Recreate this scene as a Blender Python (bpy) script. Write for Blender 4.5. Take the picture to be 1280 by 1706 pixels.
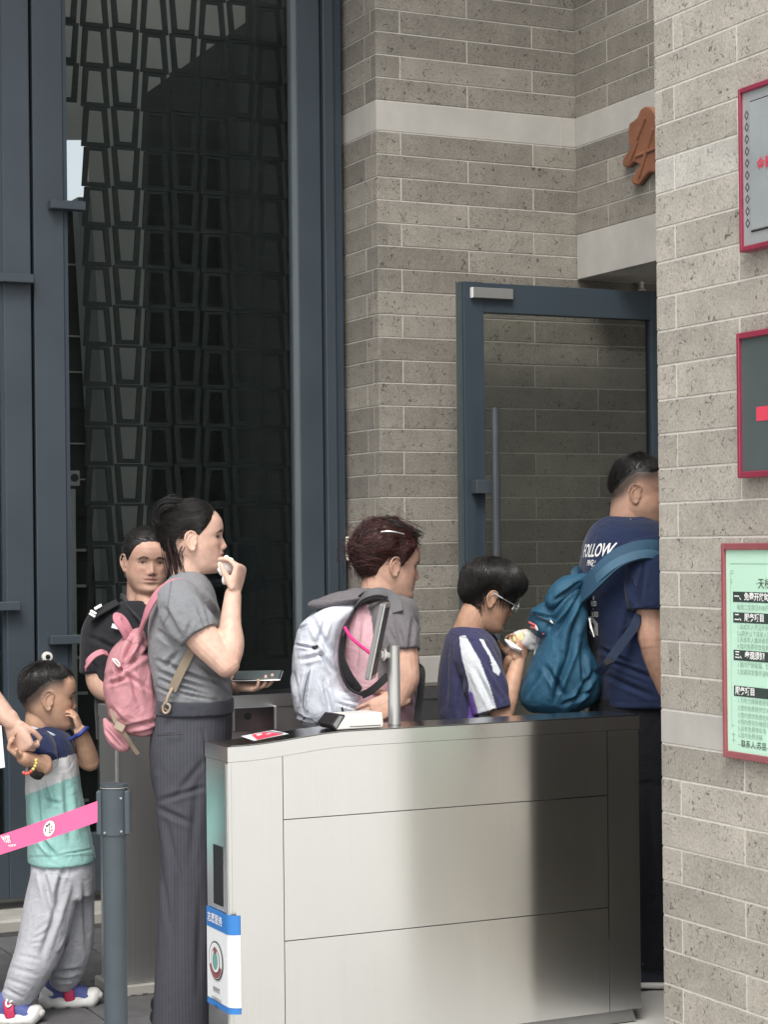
import bpy, bmesh, math, random
import numpy as np
from mathutils import Vector, Matrix
from mathutils.bvhtree import BVHTree

random.seed(7); rng = np.random.default_rng(7)
for _o in list(bpy.data.objects): bpy.data.objects.remove(_o)
sc = bpy.context.scene
COL = sc.collection

# ------------------------------------------------------------------ camera, sky, sun, exposure
F = 3300.0; ROLL = 0.0105; HOR = 906.0; TH = math.radians(25.65); CH = 1.5
CS, SN = math.cos(TH), math.sin(TH)
cam = bpy.data.cameras.new('camera'); co = bpy.data.objects.new('camera', cam); COL.objects.link(co)
cam.sensor_fit = 'HORIZONTAL'; cam.sensor_width = 36; cam.lens = 36*F/1280
cam.shift_y = (HOR-853)/1280; cam.clip_start = .05; cam.clip_end = 3000
co.matrix_world = Matrix.Translation((0, 0, CH)) @ Matrix.Rotation(-TH, 4, 'Z') @ Matrix.Rotation(math.pi/2, 4, 'X') @ Matrix.Rotation(-ROLL, 4, 'Z')
sc.camera = co
SUN_EL, SUN_AZ = math.radians(52), math.radians(215)      # soft overcast sun from behind the camera, to its left
w = bpy.data.worlds.new('World'); sc.world = w; w.use_nodes = True
nt = w.node_tree; bg = nt.nodes['Background']
sky = nt.nodes.new('ShaderNodeTexSky'); sky.sky_type = 'NISHITA'; sky.sun_disc = False
sky.sun_elevation = SUN_EL; sky.sun_rotation = SUN_AZ; sky.dust_density = 4; sky.air_density = 1.0
hs = nt.nodes.new('ShaderNodeHueSaturation'); hs.inputs['Saturation'].default_value = .30
nt.links.new(sky.outputs[0], hs.inputs['Color']); nt.links.new(hs.outputs[0], bg.inputs[0])
bg.inputs[1].default_value = .15
sl = bpy.data.lights.new('sun', 'SUN'); sl.energy = 1.2; sl.angle = math.radians(25); sl.color = (1, .96, .9)
so = bpy.data.objects.new('sun', sl); COL.objects.link(so)
_d = Vector((math.sin(SUN_AZ)*math.cos(SUN_EL), math.cos(SUN_AZ)*math.cos(SUN_EL), math.sin(SUN_EL)))
so.rotation_euler = _d.to_track_quat('Z', 'Y').to_euler(); so.location = (0, -6, 12)
sc.view_settings.view_transform = 'Standard'; sc.view_settings.look = 'None'
sc.view_settings.gamma = 1; sc.view_settings.use_curve_mapping = False
sc.view_settings.exposure = 0.66
sc.render.engine = 'CYCLES'
sc.cycles.max_bounces = 6; sc.cycles.transparent_max_bounces = 12; sc.cycles.use_denoising = True
sc.cycles.caustics_reflective = False; sc.cycles.caustics_refractive = False

# ------------------------------------------------------------------ photo measurement -> place
def dr(px, py): return px + ROLL*(853-py), py + ROLL*(px-640)
def cw(X, Z, h): return Vector((X*CS+Z*SN, -X*SN+Z*CS, h))
def at(px, py, Z):
    x, y = dr(px, py); return cw((x-640)/F*Z, Z, CH-(y-HOR)/F*Z)
def on_y(px, py, yy):
    x, y = dr(px, py); q = (x-640)/F; return at(px, py, yy/(CS-q*SN))
def on_x(px, py, xx):
    x, y = dr(px, py); q = (x-640)/F; return at(px, py, xx/(q*CS+SN))
def on_z(px, py, zz):
    x, y = dr(px, py); return at(px, py, (CH-zz)*F/(y-HOR))
def depth(v): return v.x*SN+v.y*CS

# ------------------------------------------------------------------ materials
def mat(name, col, rough=.6, metal=0.0, var=.12, vscale=6, bump=0.0, bscale=120, spec=.5, attr=None, objrand=0.0, sss=0.0, coat=0.0, stretch=None, sheen=0.0, crinkle=0.0, crscale=(22, 22, 12)):
    m = bpy.data.materials.new(name); m.use_nodes = True
    n = m.node_tree.nodes; L = m.node_tree.links; b = n['Principled BSDF']
    b.inputs['Roughness'].default_value = rough; b.inputs['Metallic'].default_value = metal
    b.inputs['Specular IOR Level'].default_value = spec
    if coat: b.inputs['Coat Weight'].default_value = coat
    if sheen: b.inputs['Sheen Weight'].default_value = sheen; b.inputs['Sheen Roughness'].default_value = .5
    tc = n.new('ShaderNodeTexCoord'); src = tc.outputs['Object']
    if stretch:
        mp = n.new('ShaderNodeMapping'); mp.inputs['Scale'].default_value = stretch
        L.new(src, mp.inputs['Vector']); src = mp.outputs[0]
    if attr:
        a = n.new('ShaderNodeAttribute'); a.attribute_name = attr; base = a.outputs['Color']
    else:
        r = n.new('ShaderNodeRGB'); r.outputs[0].default_value = (*col, 1); base = r.outputs[0]
    nz = n.new('ShaderNodeTexNoise'); nz.inputs['Scale'].default_value = vscale; nz.inputs['Detail'].default_value = 6
    L.new(src, nz.inputs['Vector'])
    mr = n.new('ShaderNodeMapRange'); mr.inputs['From Min'].default_value = .3; mr.inputs['From Max'].default_value = .7
    mr.inputs['To Min'].default_value = 1-var; mr.inputs['To Max'].default_value = 1+var
    L.new(nz.outputs[0], mr.inputs['Value']); fac = mr.outputs[0]
    if objrand:
        oi = n.new('ShaderNodeObjectInfo'); m2 = n.new('ShaderNodeMapRange')
        m2.inputs['To Min'].default_value = 1-objrand; m2.inputs['To Max'].default_value = 1+objrand
        L.new(oi.outputs['Random'], m2.inputs['Value'])
        mm = n.new('ShaderNodeMath'); mm.operation = 'MULTIPLY'; L.new(fac, mm.inputs[0]); L.new(m2.outputs[0], mm.inputs[1]); fac = mm.outputs[0]
    vm = n.new('ShaderNodeVectorMath'); vm.operation = 'SCALE'
    L.new(base, vm.inputs[0]); L.new(fac, vm.inputs['Scale']); L.new(vm.outputs[0], b.inputs['Base Color'])
    if bump:
        nb = n.new('ShaderNodeTexNoise'); nb.inputs['Scale'].default_value = bscale; nb.inputs['Detail'].default_value = 4
        L.new(src, nb.inputs['Vector'])
        bp = n.new('ShaderNodeBump'); bp.inputs['Strength'].default_value = bump; bp.inputs['Distance'].default_value = .003
        L.new(nb.outputs[0], bp.inputs['Height']); L.new(bp.outputs[0], b.inputs['Normal'])
        if crinkle:
            mp2 = n.new('ShaderNodeMapping'); mp2.inputs['Scale'].default_value = crscale; L.new(tc.outputs['Object'], mp2.inputs['Vector'])
            nc = n.new('ShaderNodeTexNoise'); nc.inputs['Scale'].default_value = 1; nc.inputs['Detail'].default_value = 2.5; nc.inputs['Distortion'].default_value = 1.1
            nc.noise_type = 'RIDGED_MULTIFRACTAL' if crinkle > .5 else 'FBM'
            L.new(mp2.outputs[0], nc.inputs['Vector'])
            b2 = n.new('ShaderNodeBump'); b2.inputs['Strength'].default_value = min(1, crinkle); b2.inputs['Distance'].default_value = .012
            L.new(nc.outputs[0], b2.inputs['Height']); L.new(b2.outputs[0], bp.inputs['Normal'])
    if sss:
        b.inputs['Subsurface Weight'].default_value = sss; b.inputs['Subsurface Radius'].default_value = (.012, .005, .003)
    return m

def pitted(name, col, pit=.45, objrand=.16, spot=(.05, .048, .045), warm=.06):
    """split-faced pale stone with dark pits and flecks"""
    m = mat(name, col, rough=.9, var=.13, vscale=9, objrand=objrand, spec=.2)
    n = m.node_tree.nodes; L = m.node_tree.links; b = n['Principled BSDF']
    tc = n.new('ShaderNodeTexCoord'); oi = n.new('ShaderNodeObjectInfo')
    off = n.new('ShaderNodeVectorMath'); off.operation = 'MULTIPLY_ADD'
    cmb = n.new('ShaderNodeCombineXYZ')
    for i in range(3): L.new(oi.outputs['Random'], cmb.inputs[i])
    off.inputs[1].default_value = (13, 29, 7); L.new(cmb.outputs[0], off.inputs[0]); L.new(tc.outputs['Object'], off.inputs[2])
    v = off.outputs[0]
    n1 = n.new('ShaderNodeTexNoise'); n1.inputs['Scale'].default_value = 48; n1.inputs['Detail'].default_value = 3; n1.inputs['Distortion'].default_value = 1.6
    n2 = n.new('ShaderNodeTexNoise'); n2.inputs['Scale'].default_value = 230; n2.inputs['Detail'].default_value = 3
    n3 = n.new('ShaderNodeTexNoise'); n3.inputs['Scale'].default_value = 14; n3.inputs['Detail'].default_value = 4
    n4 = n.new('ShaderNodeTexNoise'); n4.inputs['Scale'].default_value = 130; n4.inputs['Detail'].default_value = 5; n4.inputs['Roughness'].default_value = .75
    for q in (n1, n2, n3, n4): L.new(v, q.inputs['Vector'])
    r1 = n.new('ShaderNodeMapRange'); r1.inputs['From Min'].default_value = .615; r1.inputs['From Max'].default_value = .66
    L.new(n1.outputs[0], r1.inputs['Value'])
    r2 = n.new('ShaderNodeMapRange'); r2.inputs['From Min'].default_value = .62; r2.inputs['From Max'].default_value = .72
    L.new(n2.outputs[0], r2.inputs['Value'])
    mx = n.new('ShaderNodeMath'); mx.operation = 'MAXIMUM'; L.new(r1.outputs[0], mx.inputs[0]); L.new(r2.outputs[0], mx.inputs[1])
    # pits come in patches
    r3 = n.new('ShaderNodeMapRange'); r3.inputs['From Min'].default_value = .35; r3.inputs['From Max'].default_value = .6; r3.inputs['To Min'].default_value = .35
    L.new(n3.outputs[0], r3.inputs['Value'])
    ml = n.new('ShaderNodeMath'); ml.operation = 'MULTIPLY'; L.new(mx.outputs[0], ml.inputs[0]); L.new(r3.outputs[0], ml.inputs[1])
    m3 = n.new('ShaderNodeMath'); m3.operation = 'MULTIPLY'; m3.inputs[1].default_value = pit; L.new(ml.outputs[0], m3.inputs[0])
    old = b.inputs['Base Color'].links[0].from_socket
    mix = n.new('ShaderNodeMix'); mix.data_type = 'RGBA'
    gr = n.new('ShaderNodeMapRange'); gr.inputs['From Min'].default_value = .3; gr.inputs['From Max'].default_value = .7; gr.inputs['To Min'].default_value = .72; gr.inputs['To Max'].default_value = 1.26; L.new(n4.outputs[0], gr.inputs['Value'])
    gv = n.new('ShaderNodeVectorMath'); gv.operation = 'SCALE'; L.new(old, gv.inputs[0]); L.new(gr.outputs[0], gv.inputs['Scale']); old = gv.outputs[0]
    L.new(m3.outputs[0], mix.inputs[0]); L.new(old, mix.inputs[6]); mix.inputs[7].default_value = (*spot, 1)
    L.new(mix.outputs[2], b.inputs['Base Color'])
    sub = n.new('ShaderNodeMath'); sub.operation = 'SUBTRACT'; sub.inputs[0].default_value = 1; L.new(ml.outputs[0], sub.inputs[1])
    ad = n.new('ShaderNodeMath'); ad.operation = 'MULTIPLY_ADD'; ad.inputs[1].default_value = .5; L.new(n2.outputs[0], ad.inputs[0]); L.new(sub.outputs[0], ad.inputs[2])
    bp = n.new('ShaderNodeBump'); bp.inputs['Strength'].default_value = .5; bp.inputs['Distance'].default_value = .004
    L.new(ad.outputs[0], bp.inputs['Height']); L.new(bp.outputs[0], b.inputs['Normal'])
    return m

def glass(name, tint=(.9, .95, .93), refl=1.0, rough=.0):
    m = bpy.data.materials.new(name); m.use_nodes = True
    n = m.node_tree.nodes; L = m.node_tree.links; n.remove(n['Principled BSDF']); out = n['Material Output']
    t = n.new('ShaderNodeBsdfTransparent'); t.inputs[0].default_value = (*tint, 1)
    g = n.new('ShaderNodeBsdfGlossy'); g.inputs['Roughness'].default_value = rough
    fr = n.new('ShaderNodeFresnel'); fr.inputs[0].default_value = 1.45
    mu = n.new('ShaderNodeMath'); mu.operation = 'MULTIPLY'; mu.inputs[1].default_value = refl; L.new(fr.outputs[0], mu.inputs[0])
    mx = n.new('ShaderNodeMixShader'); L.new(mu.outputs[0], mx.inputs[0]); L.new(t.outputs[0], mx.inputs[1]); L.new(g.outputs[0], mx.inputs[2])
    L.new(mx.outputs[0], out.inputs[0]); return m

MT = {}
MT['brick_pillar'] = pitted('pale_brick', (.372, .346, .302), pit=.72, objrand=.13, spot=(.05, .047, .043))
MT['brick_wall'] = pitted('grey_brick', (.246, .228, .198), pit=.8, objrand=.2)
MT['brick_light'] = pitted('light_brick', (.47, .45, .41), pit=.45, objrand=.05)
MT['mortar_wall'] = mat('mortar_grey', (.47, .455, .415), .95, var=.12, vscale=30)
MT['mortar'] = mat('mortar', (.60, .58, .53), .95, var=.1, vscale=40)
MT['band'] = mat('band_stone', (.42, .405, .375), .85, var=.09, vscale=7, bump=.15, bscale=160)
MT['frame'] = mat('frame_paint', (.047, .061, .074), .44, var=.13, vscale=2.2, spec=.4)
MT['frame2'] = mat('frame_paint_deep', (.038, .054, .070), .45, var=.05, vscale=5, spec=.35)
MT['frame_edge'] = mat('frame_edge', (.13, .155, .17), .4, var=.05)
MT['dark'] = mat('dark_metal', (.012, .014, .016), .5)
MT['lattice'] = mat('lattice_metal', (.034, .041, .042), .8, var=.1, spec=.25)
MT['pale_wall'] = mat('plaster', (.42, .42, .40), .9, var=.16, vscale=1.4)
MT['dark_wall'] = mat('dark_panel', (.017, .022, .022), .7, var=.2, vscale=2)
MT['steel'] = mat('brushed_steel', (.84, .84, .83), .215, 1.0, var=.022, vscale=1.0, stretch=(260, 260, 2))
MT['steel_far'] = mat('brushed_steel_matte', (.80, .80, .79), .40, 1.0, var=.04, vscale=1.0, stretch=(200, 200, 2))  # rougher copy, so the far gate picks up more ambient light
MT['steel_dark'] = mat('steel_top', (.36, .36, .35), .22, 1.0, var=.04, vscale=1, stretch=(3, 300, 3))
MT['chrome'] = mat('satin_chrome', (.62, .62, .61), .36, .75, var=.03)
MT['gap'] = mat('joint_gap', (.006, .006, .007), .8)
MT['joint'] = mat('joint_metal', (.30, .30, .295), .45, .8)
MT['glass'] = glass('clear_glass', (.90, .925, .915), .8)
MT['glass_door'] = glass('door_glass', (.74, .755, .74), .35)
MT['white_plastic'] = mat('white_plastic', (.74, .73, .69), .4, var=.03)
MT['beige'] = mat('beige_plastic', (.66, .63, .52), .45, var=.04)
MT['grey_plastic'] = mat('grey_plastic', (.20, .20, .195), .42, var=.05)
MT['black'] = mat('black_plastic', (.014, .014, .016), .45)
MT['post'] = mat('post_paint', (.050, .066, .078), .5, var=.08, vscale=14, bump=.08, bscale=300)
MT['belt'] = mat('pink_belt', (.80, .125, .29), .7, var=.05, vscale=20, bump=.1, bscale=500)
MT['white_ink'] = mat('white_print', (.80, .80, .78), .7, var=.02)
MT['black_ink'] = mat('black_print', (.025, .03, .03), .7, var=.02)
MT['grey_ink'] = mat('grey_print', (.30, .43, .36), .7, var=.02)
MT['green_ink'] = mat('dark_green_print', (.030, .048, .042), .6, var=.05)
MT['mint'] = mat('mint_board', (.50, .76, .60), .55, var=.03, vscale=3)
MT['maroon'] = mat('maroon_frame', (.27, .075, .085), .5, var=.12, vscale=12)
MT['crimson'] = mat('crimson_frame', (.25, .028, .058), .42, var=.1, vscale=10)
MT['plate'] = mat('pewter_plate', (.42, .44, .44), .38, .35, var=.05)
MT['window_grey'] = mat('window_grey', (.23, .24, .24), .3, var=.1)
MT['screen'] = mat('dull_screen', (.085, .105, .105), .25, var=.1, vscale=4)
MT['red_ink'] = mat('red_print', (.66, .055, .10), .6, var=.04)
MT['copper'] = mat('copper', (.27, .115, .065), .5, .25, var=.18, vscale=14)
MT['blue_ink'] = mat('blue_print', (.035, .19, .52), .5, var=.04)
MT['sign_white'] = mat('sign_white', (.74, .76, .77), .45, var=.02)
MT['paver'] = mat('paving_stone', (.105, .105, .108), .85, var=.2, vscale=10, objrand=.12, bump=.3, bscale=160)
MT['grout'] = mat('paving_joint', (.045, .045, .045), .95)
MT['kerb'] = mat('pale_kerb', (.36, .35, .32), .85, var=.12, vscale=8, bump=.15)
MT['plaza'] = mat('plaza_paving', (.46, .455, .43), .85, var=.12, vscale=1.5)

# ------------------------------------------------------------------ object helpers
def setp(o, label=None, cat=None, group=None, kind=None):
    if label: o['label'] = label
    if cat: o['category'] = cat
    if group: o['group'] = group
    if kind: o['kind'] = kind
    return o
def thing(name, label, cat, loc=(0, 0, 0), rotz=0.0, group=None):
    o = bpy.data.objects.new(name, None); o.empty_display_size = .05; COL.objects.link(o)
    o.location = loc; o.rotation_euler = (0, 0, rotz); return setp(o, label, cat, group)
def link(name, me, m=None, parent=None, M=None, world=False):
    o = bpy.data.objects.new(name, me); COL.objects.link(o)
    if m is not None and not me.materials: me.materials.append(m)
    if parent is not None: o.parent = parent
    if M is not None: o.matrix_local = M
    if world and parent is not None:
        bpy.context.view_layer.update(); 
    return o
def mesh(name, V, Fc, smooth=False):
    me = bpy.data.meshes.new(name); me.from_pydata([tuple(v) for v in V], [], [tuple(int(i) for i in f) for f in Fc]); me.update()
    if smooth: me.shade_smooth()
    return me
def box_me(name, x0, x1, y0, y1, z0, z1, bev=0.0, seg=1):
    bm = bmesh.new(); bmesh.ops.create_cube(bm, size=1)
    for v in bm.verts: v.co = ((x0+x1)/2+v.co.x*(x1-x0), (y0+y1)/2+v.co.y*(y1-y0), (z0+z1)/2+v.co.z*(z1-z0))
    if bev: bmesh.ops.bevel(bm, geom=list(bm.edges), offset=bev, segments=seg, affect='EDGES', profile=.5)
    me = bpy.data.meshes.new(name); bm.to_mesh(me); bm.free(); return me
def rel(parent, *p):
    """absolute xyz to coordinates of an unrotated parent"""
    l = parent.location; return p
def box(name, m, parent, x0, x1, y0, y1, z0, z1, bev=0.0, seg=1):
    l = parent.location if parent is not None else Vector((0, 0, 0))
    return link(name, box_me(name, x0-l.x, x1-l.x, y0-l.y, y1-l.y, z0-l.z, z1-l.z, bev, seg), m, parent)
def poly_prism(name, m, parent, pts, axis, a0, a1, bev=0.0):
    """extrude a polygon (2D points in the other two axes) between a0 and a1 along axis"""
    l = parent.location if parent is not None else Vector((0, 0, 0))
    n = len(pts); V = []
    for a in (a0, a1):
        for (u, v) in pts:
            p = {'x': (a, u, v), 'y': (u, a, v), 'z': (u, v, a)}[axis]; V.append((p[0]-l.x, p[1]-l.y, p[2]-l.z))
    Fc = [list(range(n)), list(range(n, 2*n))[::-1]]+[[i, n+i, n+(i+1) % n, (i+1) % n] for i in range(n)]
    me = mesh(name, V, Fc); bm = bmesh.new(); bm.from_mesh(me); bmesh.ops.recalc_face_normals(bm, faces=bm.faces)
    if bev: bmesh.ops.bevel(bm, geom=list(bm.edges), offset=bev, segments=2, affect='EDGES', profile=.5)
    bm.to_mesh(me); bm.free(); return link(name, me, m, parent)
def cyl_me(name, r, h, n=24, bev=0.0, r2=None):
    bm = bmesh.new(); bmesh.ops.create_cone(bm, cap_ends=True, segments=n, radius1=r, radius2=r if r2 is None else r2, depth=h)
    if bev:
        bmesh.ops.bevel(bm, geom=[e for e in bm.edges if len(e.link_faces) == 2 and any(len(f.verts) > 4 for f in e.link_faces)], offset=bev, segments=2, affect='EDGES')
    me = bpy.data.meshes.new(name); bm.to_mesh(me); bm.free(); me.shade_smooth()
    me.set_sharp_from_angle(angle=math.radians(40)); return me
def cyl(name, m, parent, p0, p1, r, n=24, bev=0.0, r2=None):
    p0 = Vector(p0); p1 = Vector(p1); d = p1-p0
    M = Matrix.Translation((p0+p1)/2) @ d.to_track_quat('Z', 'Y').to_matrix().to_4x4()
    return link(name, cyl_me(name, r, d.length, n, bev, r2), m, parent, M)

_fcache = {}
def text_me(s, size, ax='CENTER', weight=0.0, ext=0.0):
    cu = bpy.data.curves.new('txt', 'FONT'); cu.body = s; cu.size = size; cu.align_x = ax; cu.align_y = 'CENTER'; cu.offset = weight; cu.extrude = ext
    cu.resolution_u = 3
    o = bpy.data.objects.new('txt', cu); COL.objects.link(o)
    dg = bpy.context.evaluated_depsgraph_get(); me = bpy.data.meshes.new_from_object(o.evaluated_get(dg))
    bpy.data.objects.remove(o); bpy.data.curves.remove(cu); return me
def text(name, s, size, m, parent, origin, u, v, ax='LEFT', weight=0.0, wscale=1.0):
    """flat print: text laid at origin (parent space) along u, up v"""
    me = text_me(s, size, ax, weight); me.name = name
    u = Vector(u).normalized(); v = Vector(v).normalized(); nn = u.cross(v)
    M = Matrix.Translation(Vector(origin)) @ Matrix((u, v, nn)).transposed().to_4x4() @ Matrix.Diagonal((wscale, 1, 1, 1))
    me.materials.clear()
    return link(name, me, m, parent, M)

for _k in ('steel',):
    _b = MT[_k].node_tree.nodes['Principled BSDF']; _b.inputs['Anisotropic'].default_value = .94
    _t = MT[_k].node_tree.nodes.new('ShaderNodeCombineXYZ'); _t.inputs[2].default_value = 1.0
    MT[_k].node_tree.links.new(_t.outputs[0], _b.inputs['Tangent'])
# ------------------------------------------------------------------ brickwork
_bm = {}
def brick_mesh(L, H, D):
    k = (round(L, 3), round(H, 3), D)
    if k not in _bm: _bm[k] = box_me('brick', -k[0]/2, k[0]/2, 0, D, -k[1]/2, k[1]/2, .0012)
    return _bm[k]
def course(parent, org, u, nrm, cuts, z0, z1, m, name='brick', D=.05, gap=.0058, j=.0005):
    """one course of bricks: cuts are positions along u; bricks stand a few mm proud of the mortar"""
    u = Vector(u); nrm = Vector(nrm); rot = Matrix((u, -nrm, Vector((0, 0, 1)))).transposed()
    l = parent.location
    for a, b in zip(cuts[:-1], cuts[1:]):
        if b-a < .012: continue
        if a < 1e-6: a = -gap*.5-.0008
        L, H = b-a-gap, z1-z0-gap
        me = brick_mesh(L, H, D)
        o = bpy.data.objects.new(name, me); COL.objects.link(o)
        if not me.materials: me.materials.append(None)
        o.material_slots[0].link = 'OBJECT'; o.material_slots[0].material = m
        o.parent = parent
        c = Vector(org)+u*((a+b)/2)+nrm*(.0012+random.uniform(-j, j)); c.z = (z0+z1)/2
        o.matrix_local = Matrix.Translation(c-l) @ rot.to_4x4()

PX0, PY0 = 3.228, 4.863        # pillar's near corner
PP = .0998
def bond(first, L, end):
    c = [0.0, first]
    while c[-1]+L < end: c.append(c[-1]+L)
    if end-c[-1] > .02: c.append(end)
    else: c[-1] = end
    return c

# ---- pillar on the right (free end of the entrance wall), a thing of its own
PW, PDX = .92, 1.95
pil = thing('brick_pillar', 'broad pale speckled brick pillar carrying the notice boards beside the steel gate', 'pillar', (PX0, PY0, 0))
box('mortar_core', MT['mortar'], pil, PX0+.0008, PX0+PDX, PY0-PW+.0015, PY0-.0008, 0, 5.2)
rows = []
z = 1.51-15*PP
while z < 4.5:
    rows.append((z, z+PP)); z += PP
rows = [(0.004, rows[0][0])]+rows
for i, (z0, z1) in enumerate(rows):
    band = .90 < (z0+z1)/2 < 1.01
    par = int(round((z0-1.51)/PP))
    cuts = bond(.098, .606, PW) if par % 2 == 0 else bond(.404, .606, PW)
    m = MT['brick_pillar']
    if band: m = MT['band']; cuts = [0, .62, PW]
    elif par == 10: m = MT['brick_light']
    course(pil, (PX0, PY0, 0), (0, -1, 0), (-1, 0, 0), cuts, z0, z1, m, D=.05)
    c2 = bond(.25 if par % 2 else .55, .6, PDX)
    course(pil, (PX0, PY0, 0), (1, 0, 0), (0, 1, 0), c2, z0, z1, m, D=.04)
    course(pil, (PX0+.055, PY0-PW-.003, 0), (1, 0, 0), (0, -1, 0), [0.001]+[q-.055 for q in c2 if q > .08], z0, z1, m, D=.04)

# ---- back wall (main face at y=WY, short return at x=WX) and the beam over the passage
WX, WY = 3.600, 7.528
BX = on_y(960, 300, WY).x
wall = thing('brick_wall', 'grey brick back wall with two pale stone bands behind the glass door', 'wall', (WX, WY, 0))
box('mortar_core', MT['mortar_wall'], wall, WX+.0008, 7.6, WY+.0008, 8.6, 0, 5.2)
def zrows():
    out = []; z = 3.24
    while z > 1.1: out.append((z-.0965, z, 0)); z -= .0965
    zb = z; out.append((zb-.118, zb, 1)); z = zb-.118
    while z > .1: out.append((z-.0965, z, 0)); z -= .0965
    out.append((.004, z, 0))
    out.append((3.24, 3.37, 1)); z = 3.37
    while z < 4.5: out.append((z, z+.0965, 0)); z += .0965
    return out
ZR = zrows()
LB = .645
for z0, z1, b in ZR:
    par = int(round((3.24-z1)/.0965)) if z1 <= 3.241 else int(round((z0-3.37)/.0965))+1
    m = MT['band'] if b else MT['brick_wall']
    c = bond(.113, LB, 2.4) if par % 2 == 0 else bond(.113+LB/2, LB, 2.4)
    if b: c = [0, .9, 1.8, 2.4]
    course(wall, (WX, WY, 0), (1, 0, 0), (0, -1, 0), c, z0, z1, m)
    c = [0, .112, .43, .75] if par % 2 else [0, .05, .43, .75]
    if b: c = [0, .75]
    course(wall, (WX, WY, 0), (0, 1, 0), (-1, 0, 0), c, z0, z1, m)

BZ = 2.66
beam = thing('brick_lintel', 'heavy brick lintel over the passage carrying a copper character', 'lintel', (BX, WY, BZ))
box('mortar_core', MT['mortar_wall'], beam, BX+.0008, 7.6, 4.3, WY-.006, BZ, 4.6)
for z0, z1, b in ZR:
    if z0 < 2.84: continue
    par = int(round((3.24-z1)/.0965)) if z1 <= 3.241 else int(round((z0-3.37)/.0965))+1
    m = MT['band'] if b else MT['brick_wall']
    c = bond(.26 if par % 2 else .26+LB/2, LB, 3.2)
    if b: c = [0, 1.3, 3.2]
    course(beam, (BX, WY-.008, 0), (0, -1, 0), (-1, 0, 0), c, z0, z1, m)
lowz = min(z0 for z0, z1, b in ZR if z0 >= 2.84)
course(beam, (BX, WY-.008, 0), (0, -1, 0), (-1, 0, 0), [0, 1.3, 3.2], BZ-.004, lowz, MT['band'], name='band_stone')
# sprinkler under the lintel
sp = thing('fire_sprinkler', 'small pale sprinkler head hanging under the dark lintel soffit', 'sprinkler', on_z(1070, 470, BZ))
cyl('pipe', MT['white_plastic'], sp, (0, 0, 0), (0, 0, -.03), .009, 12)
cyl('deflector', MT['white_plastic'], sp, (0, 0, -.034), (0, 0, -.038), .018, 14)

# ---- copper brush-written character on the lintel
pts = [(1066,196),(1070,184),(1078,178),(1088,180),(1094,188),(1104,196),(1112,206),(1108,222),(1098,232),(1112,240),(1118,254),(1106,268),(1112,284),(1118,304),(1104,300),(1093,288),(1084,288),(1076,298),(1068,309),(1058,308),(1054,300),(1062,288),(1070,276),(1060,270),(1050,280),(1041,278),(1040,268),(1046,258),(1055,246),(1051,240),(1050,222),(1052,206),(1059,202)]
ch = thing('copper_character', 'raised copper calligraphy character fixed on the lintel above the passage', 'character', on_x(1075, 245, BX))
wpts = [on_x(px, py, BX-.02) for px, py in pts]
poly_prism('stroke', MT['copper'], ch, [(p.y, p.z) for p in wpts], 'x', BX-.030, BX-.004, .007)
for q0, q1, r_ in (((1077, 196), (1060, 240), .010), ((1064, 236), (1052, 268), .009), ((1090, 214), (1066, 296), .010), ((1060, 262), (1098, 246), .009)):
    cyl('ridge', MT['copper'], ch, on_x(*q0, BX-.029)-ch.location, on_x(*q1, BX-.029)-ch.location, r_, 10, .004)

# ---- ground
g = link('plaza_ground', mesh('plaza_ground', [(-400, -400, -.004), (400, -400, -.004), (400, 400, -.004), (-400, 400, -.004)], [(0, 1, 2, 3)]), MT['plaza']); setp(g, kind='structure')
pav = link('pavement', mesh('pavement', [(-1, 5.6, 0), (7.6, 5.6, 0), (7.6, 7.62, 0), (-1, 7.62, 0)], [(0, 1, 2, 3)]), MT['grout']); setp(pav, kind='structure')
TS = .30
ribbed = {}
def paver_me(kind):
    if kind in ribbed: return ribbed[kind]
    if kind == 'flat': me = box_me('paver', .004, TS-.004, .004, TS-.004, -.02, .006, .002)
    else:
        bm = bmesh.new(); r = bmesh.ops.create_cube(bm, size=1)
        for v in bm.verts: v.co = (TS/2+v.co.x*(TS-.008), TS/2+v.co.y*(TS-.008), -.008+v.co.z*.02)
        for i in range(7):
            r = bmesh.ops.create_cube(bm, size=1)
            for v in r['verts']: v.co = (.025+i*.0415+v.co.x*.02, TS/2+v.co.y*.26, .0045+v.co.z*.008)
        me = bpy.data.meshes.new('paver'); bm.to_mesh(me); bm.free()
    me.materials.append(MT['paver']); ribbed[kind] = me; return me
for i in range(int((2.6+.3)/TS)):
    for jx in range(int(1.9/TS)):
        x = 1.1+i*TS-.1; y = 5.7+jx*TS
        if y+TS > 7.6: continue
        o = bpy.data.objects.new('paver', paver_me('ribbed' if jx == 2 and i < 5 else 'flat')); COL.objects.link(o); o.parent = pav; o.location = (x, y, .0)
for i in range(3):
    for jx in range(1):
        o = bpy.data.objects.new('paver', paver_me('flat')); COL.objects.link(o); o.parent = pav; o.location = (3.3+i*TS, 5.62+jx*TS, .0)
kb = box('threshold_kerb', MT['kerb'], None, -1, 3.58, 7.625, 8.02, -.02, .045, .01); setp(kb, kind='structure')

# unseen roof slab, added above the view to shade the back wall
rf = box('shade_roof', MT['pale_wall'], None, -4.0, 9.0, 6.5, 8.0, 5.2, 5.5); setp(rf, kind='structure')
# passage behind the gate
ps = box('passage_end_wall', MT['band'], None, 7.62, 7.9, 4.3, 8.6, 0, 5.2); setp(ps, kind='structure')

# white rendered wing across the forecourt (what the steel gate mirrors)
ww = box('white_rendered_wall', mat('white_render', (.80, .79, .76), .9, var=.06, vscale=.8), None, 7.2, 7.5, -14, 3.6, 0, 4.2); setp(ww, kind='structure')
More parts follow.
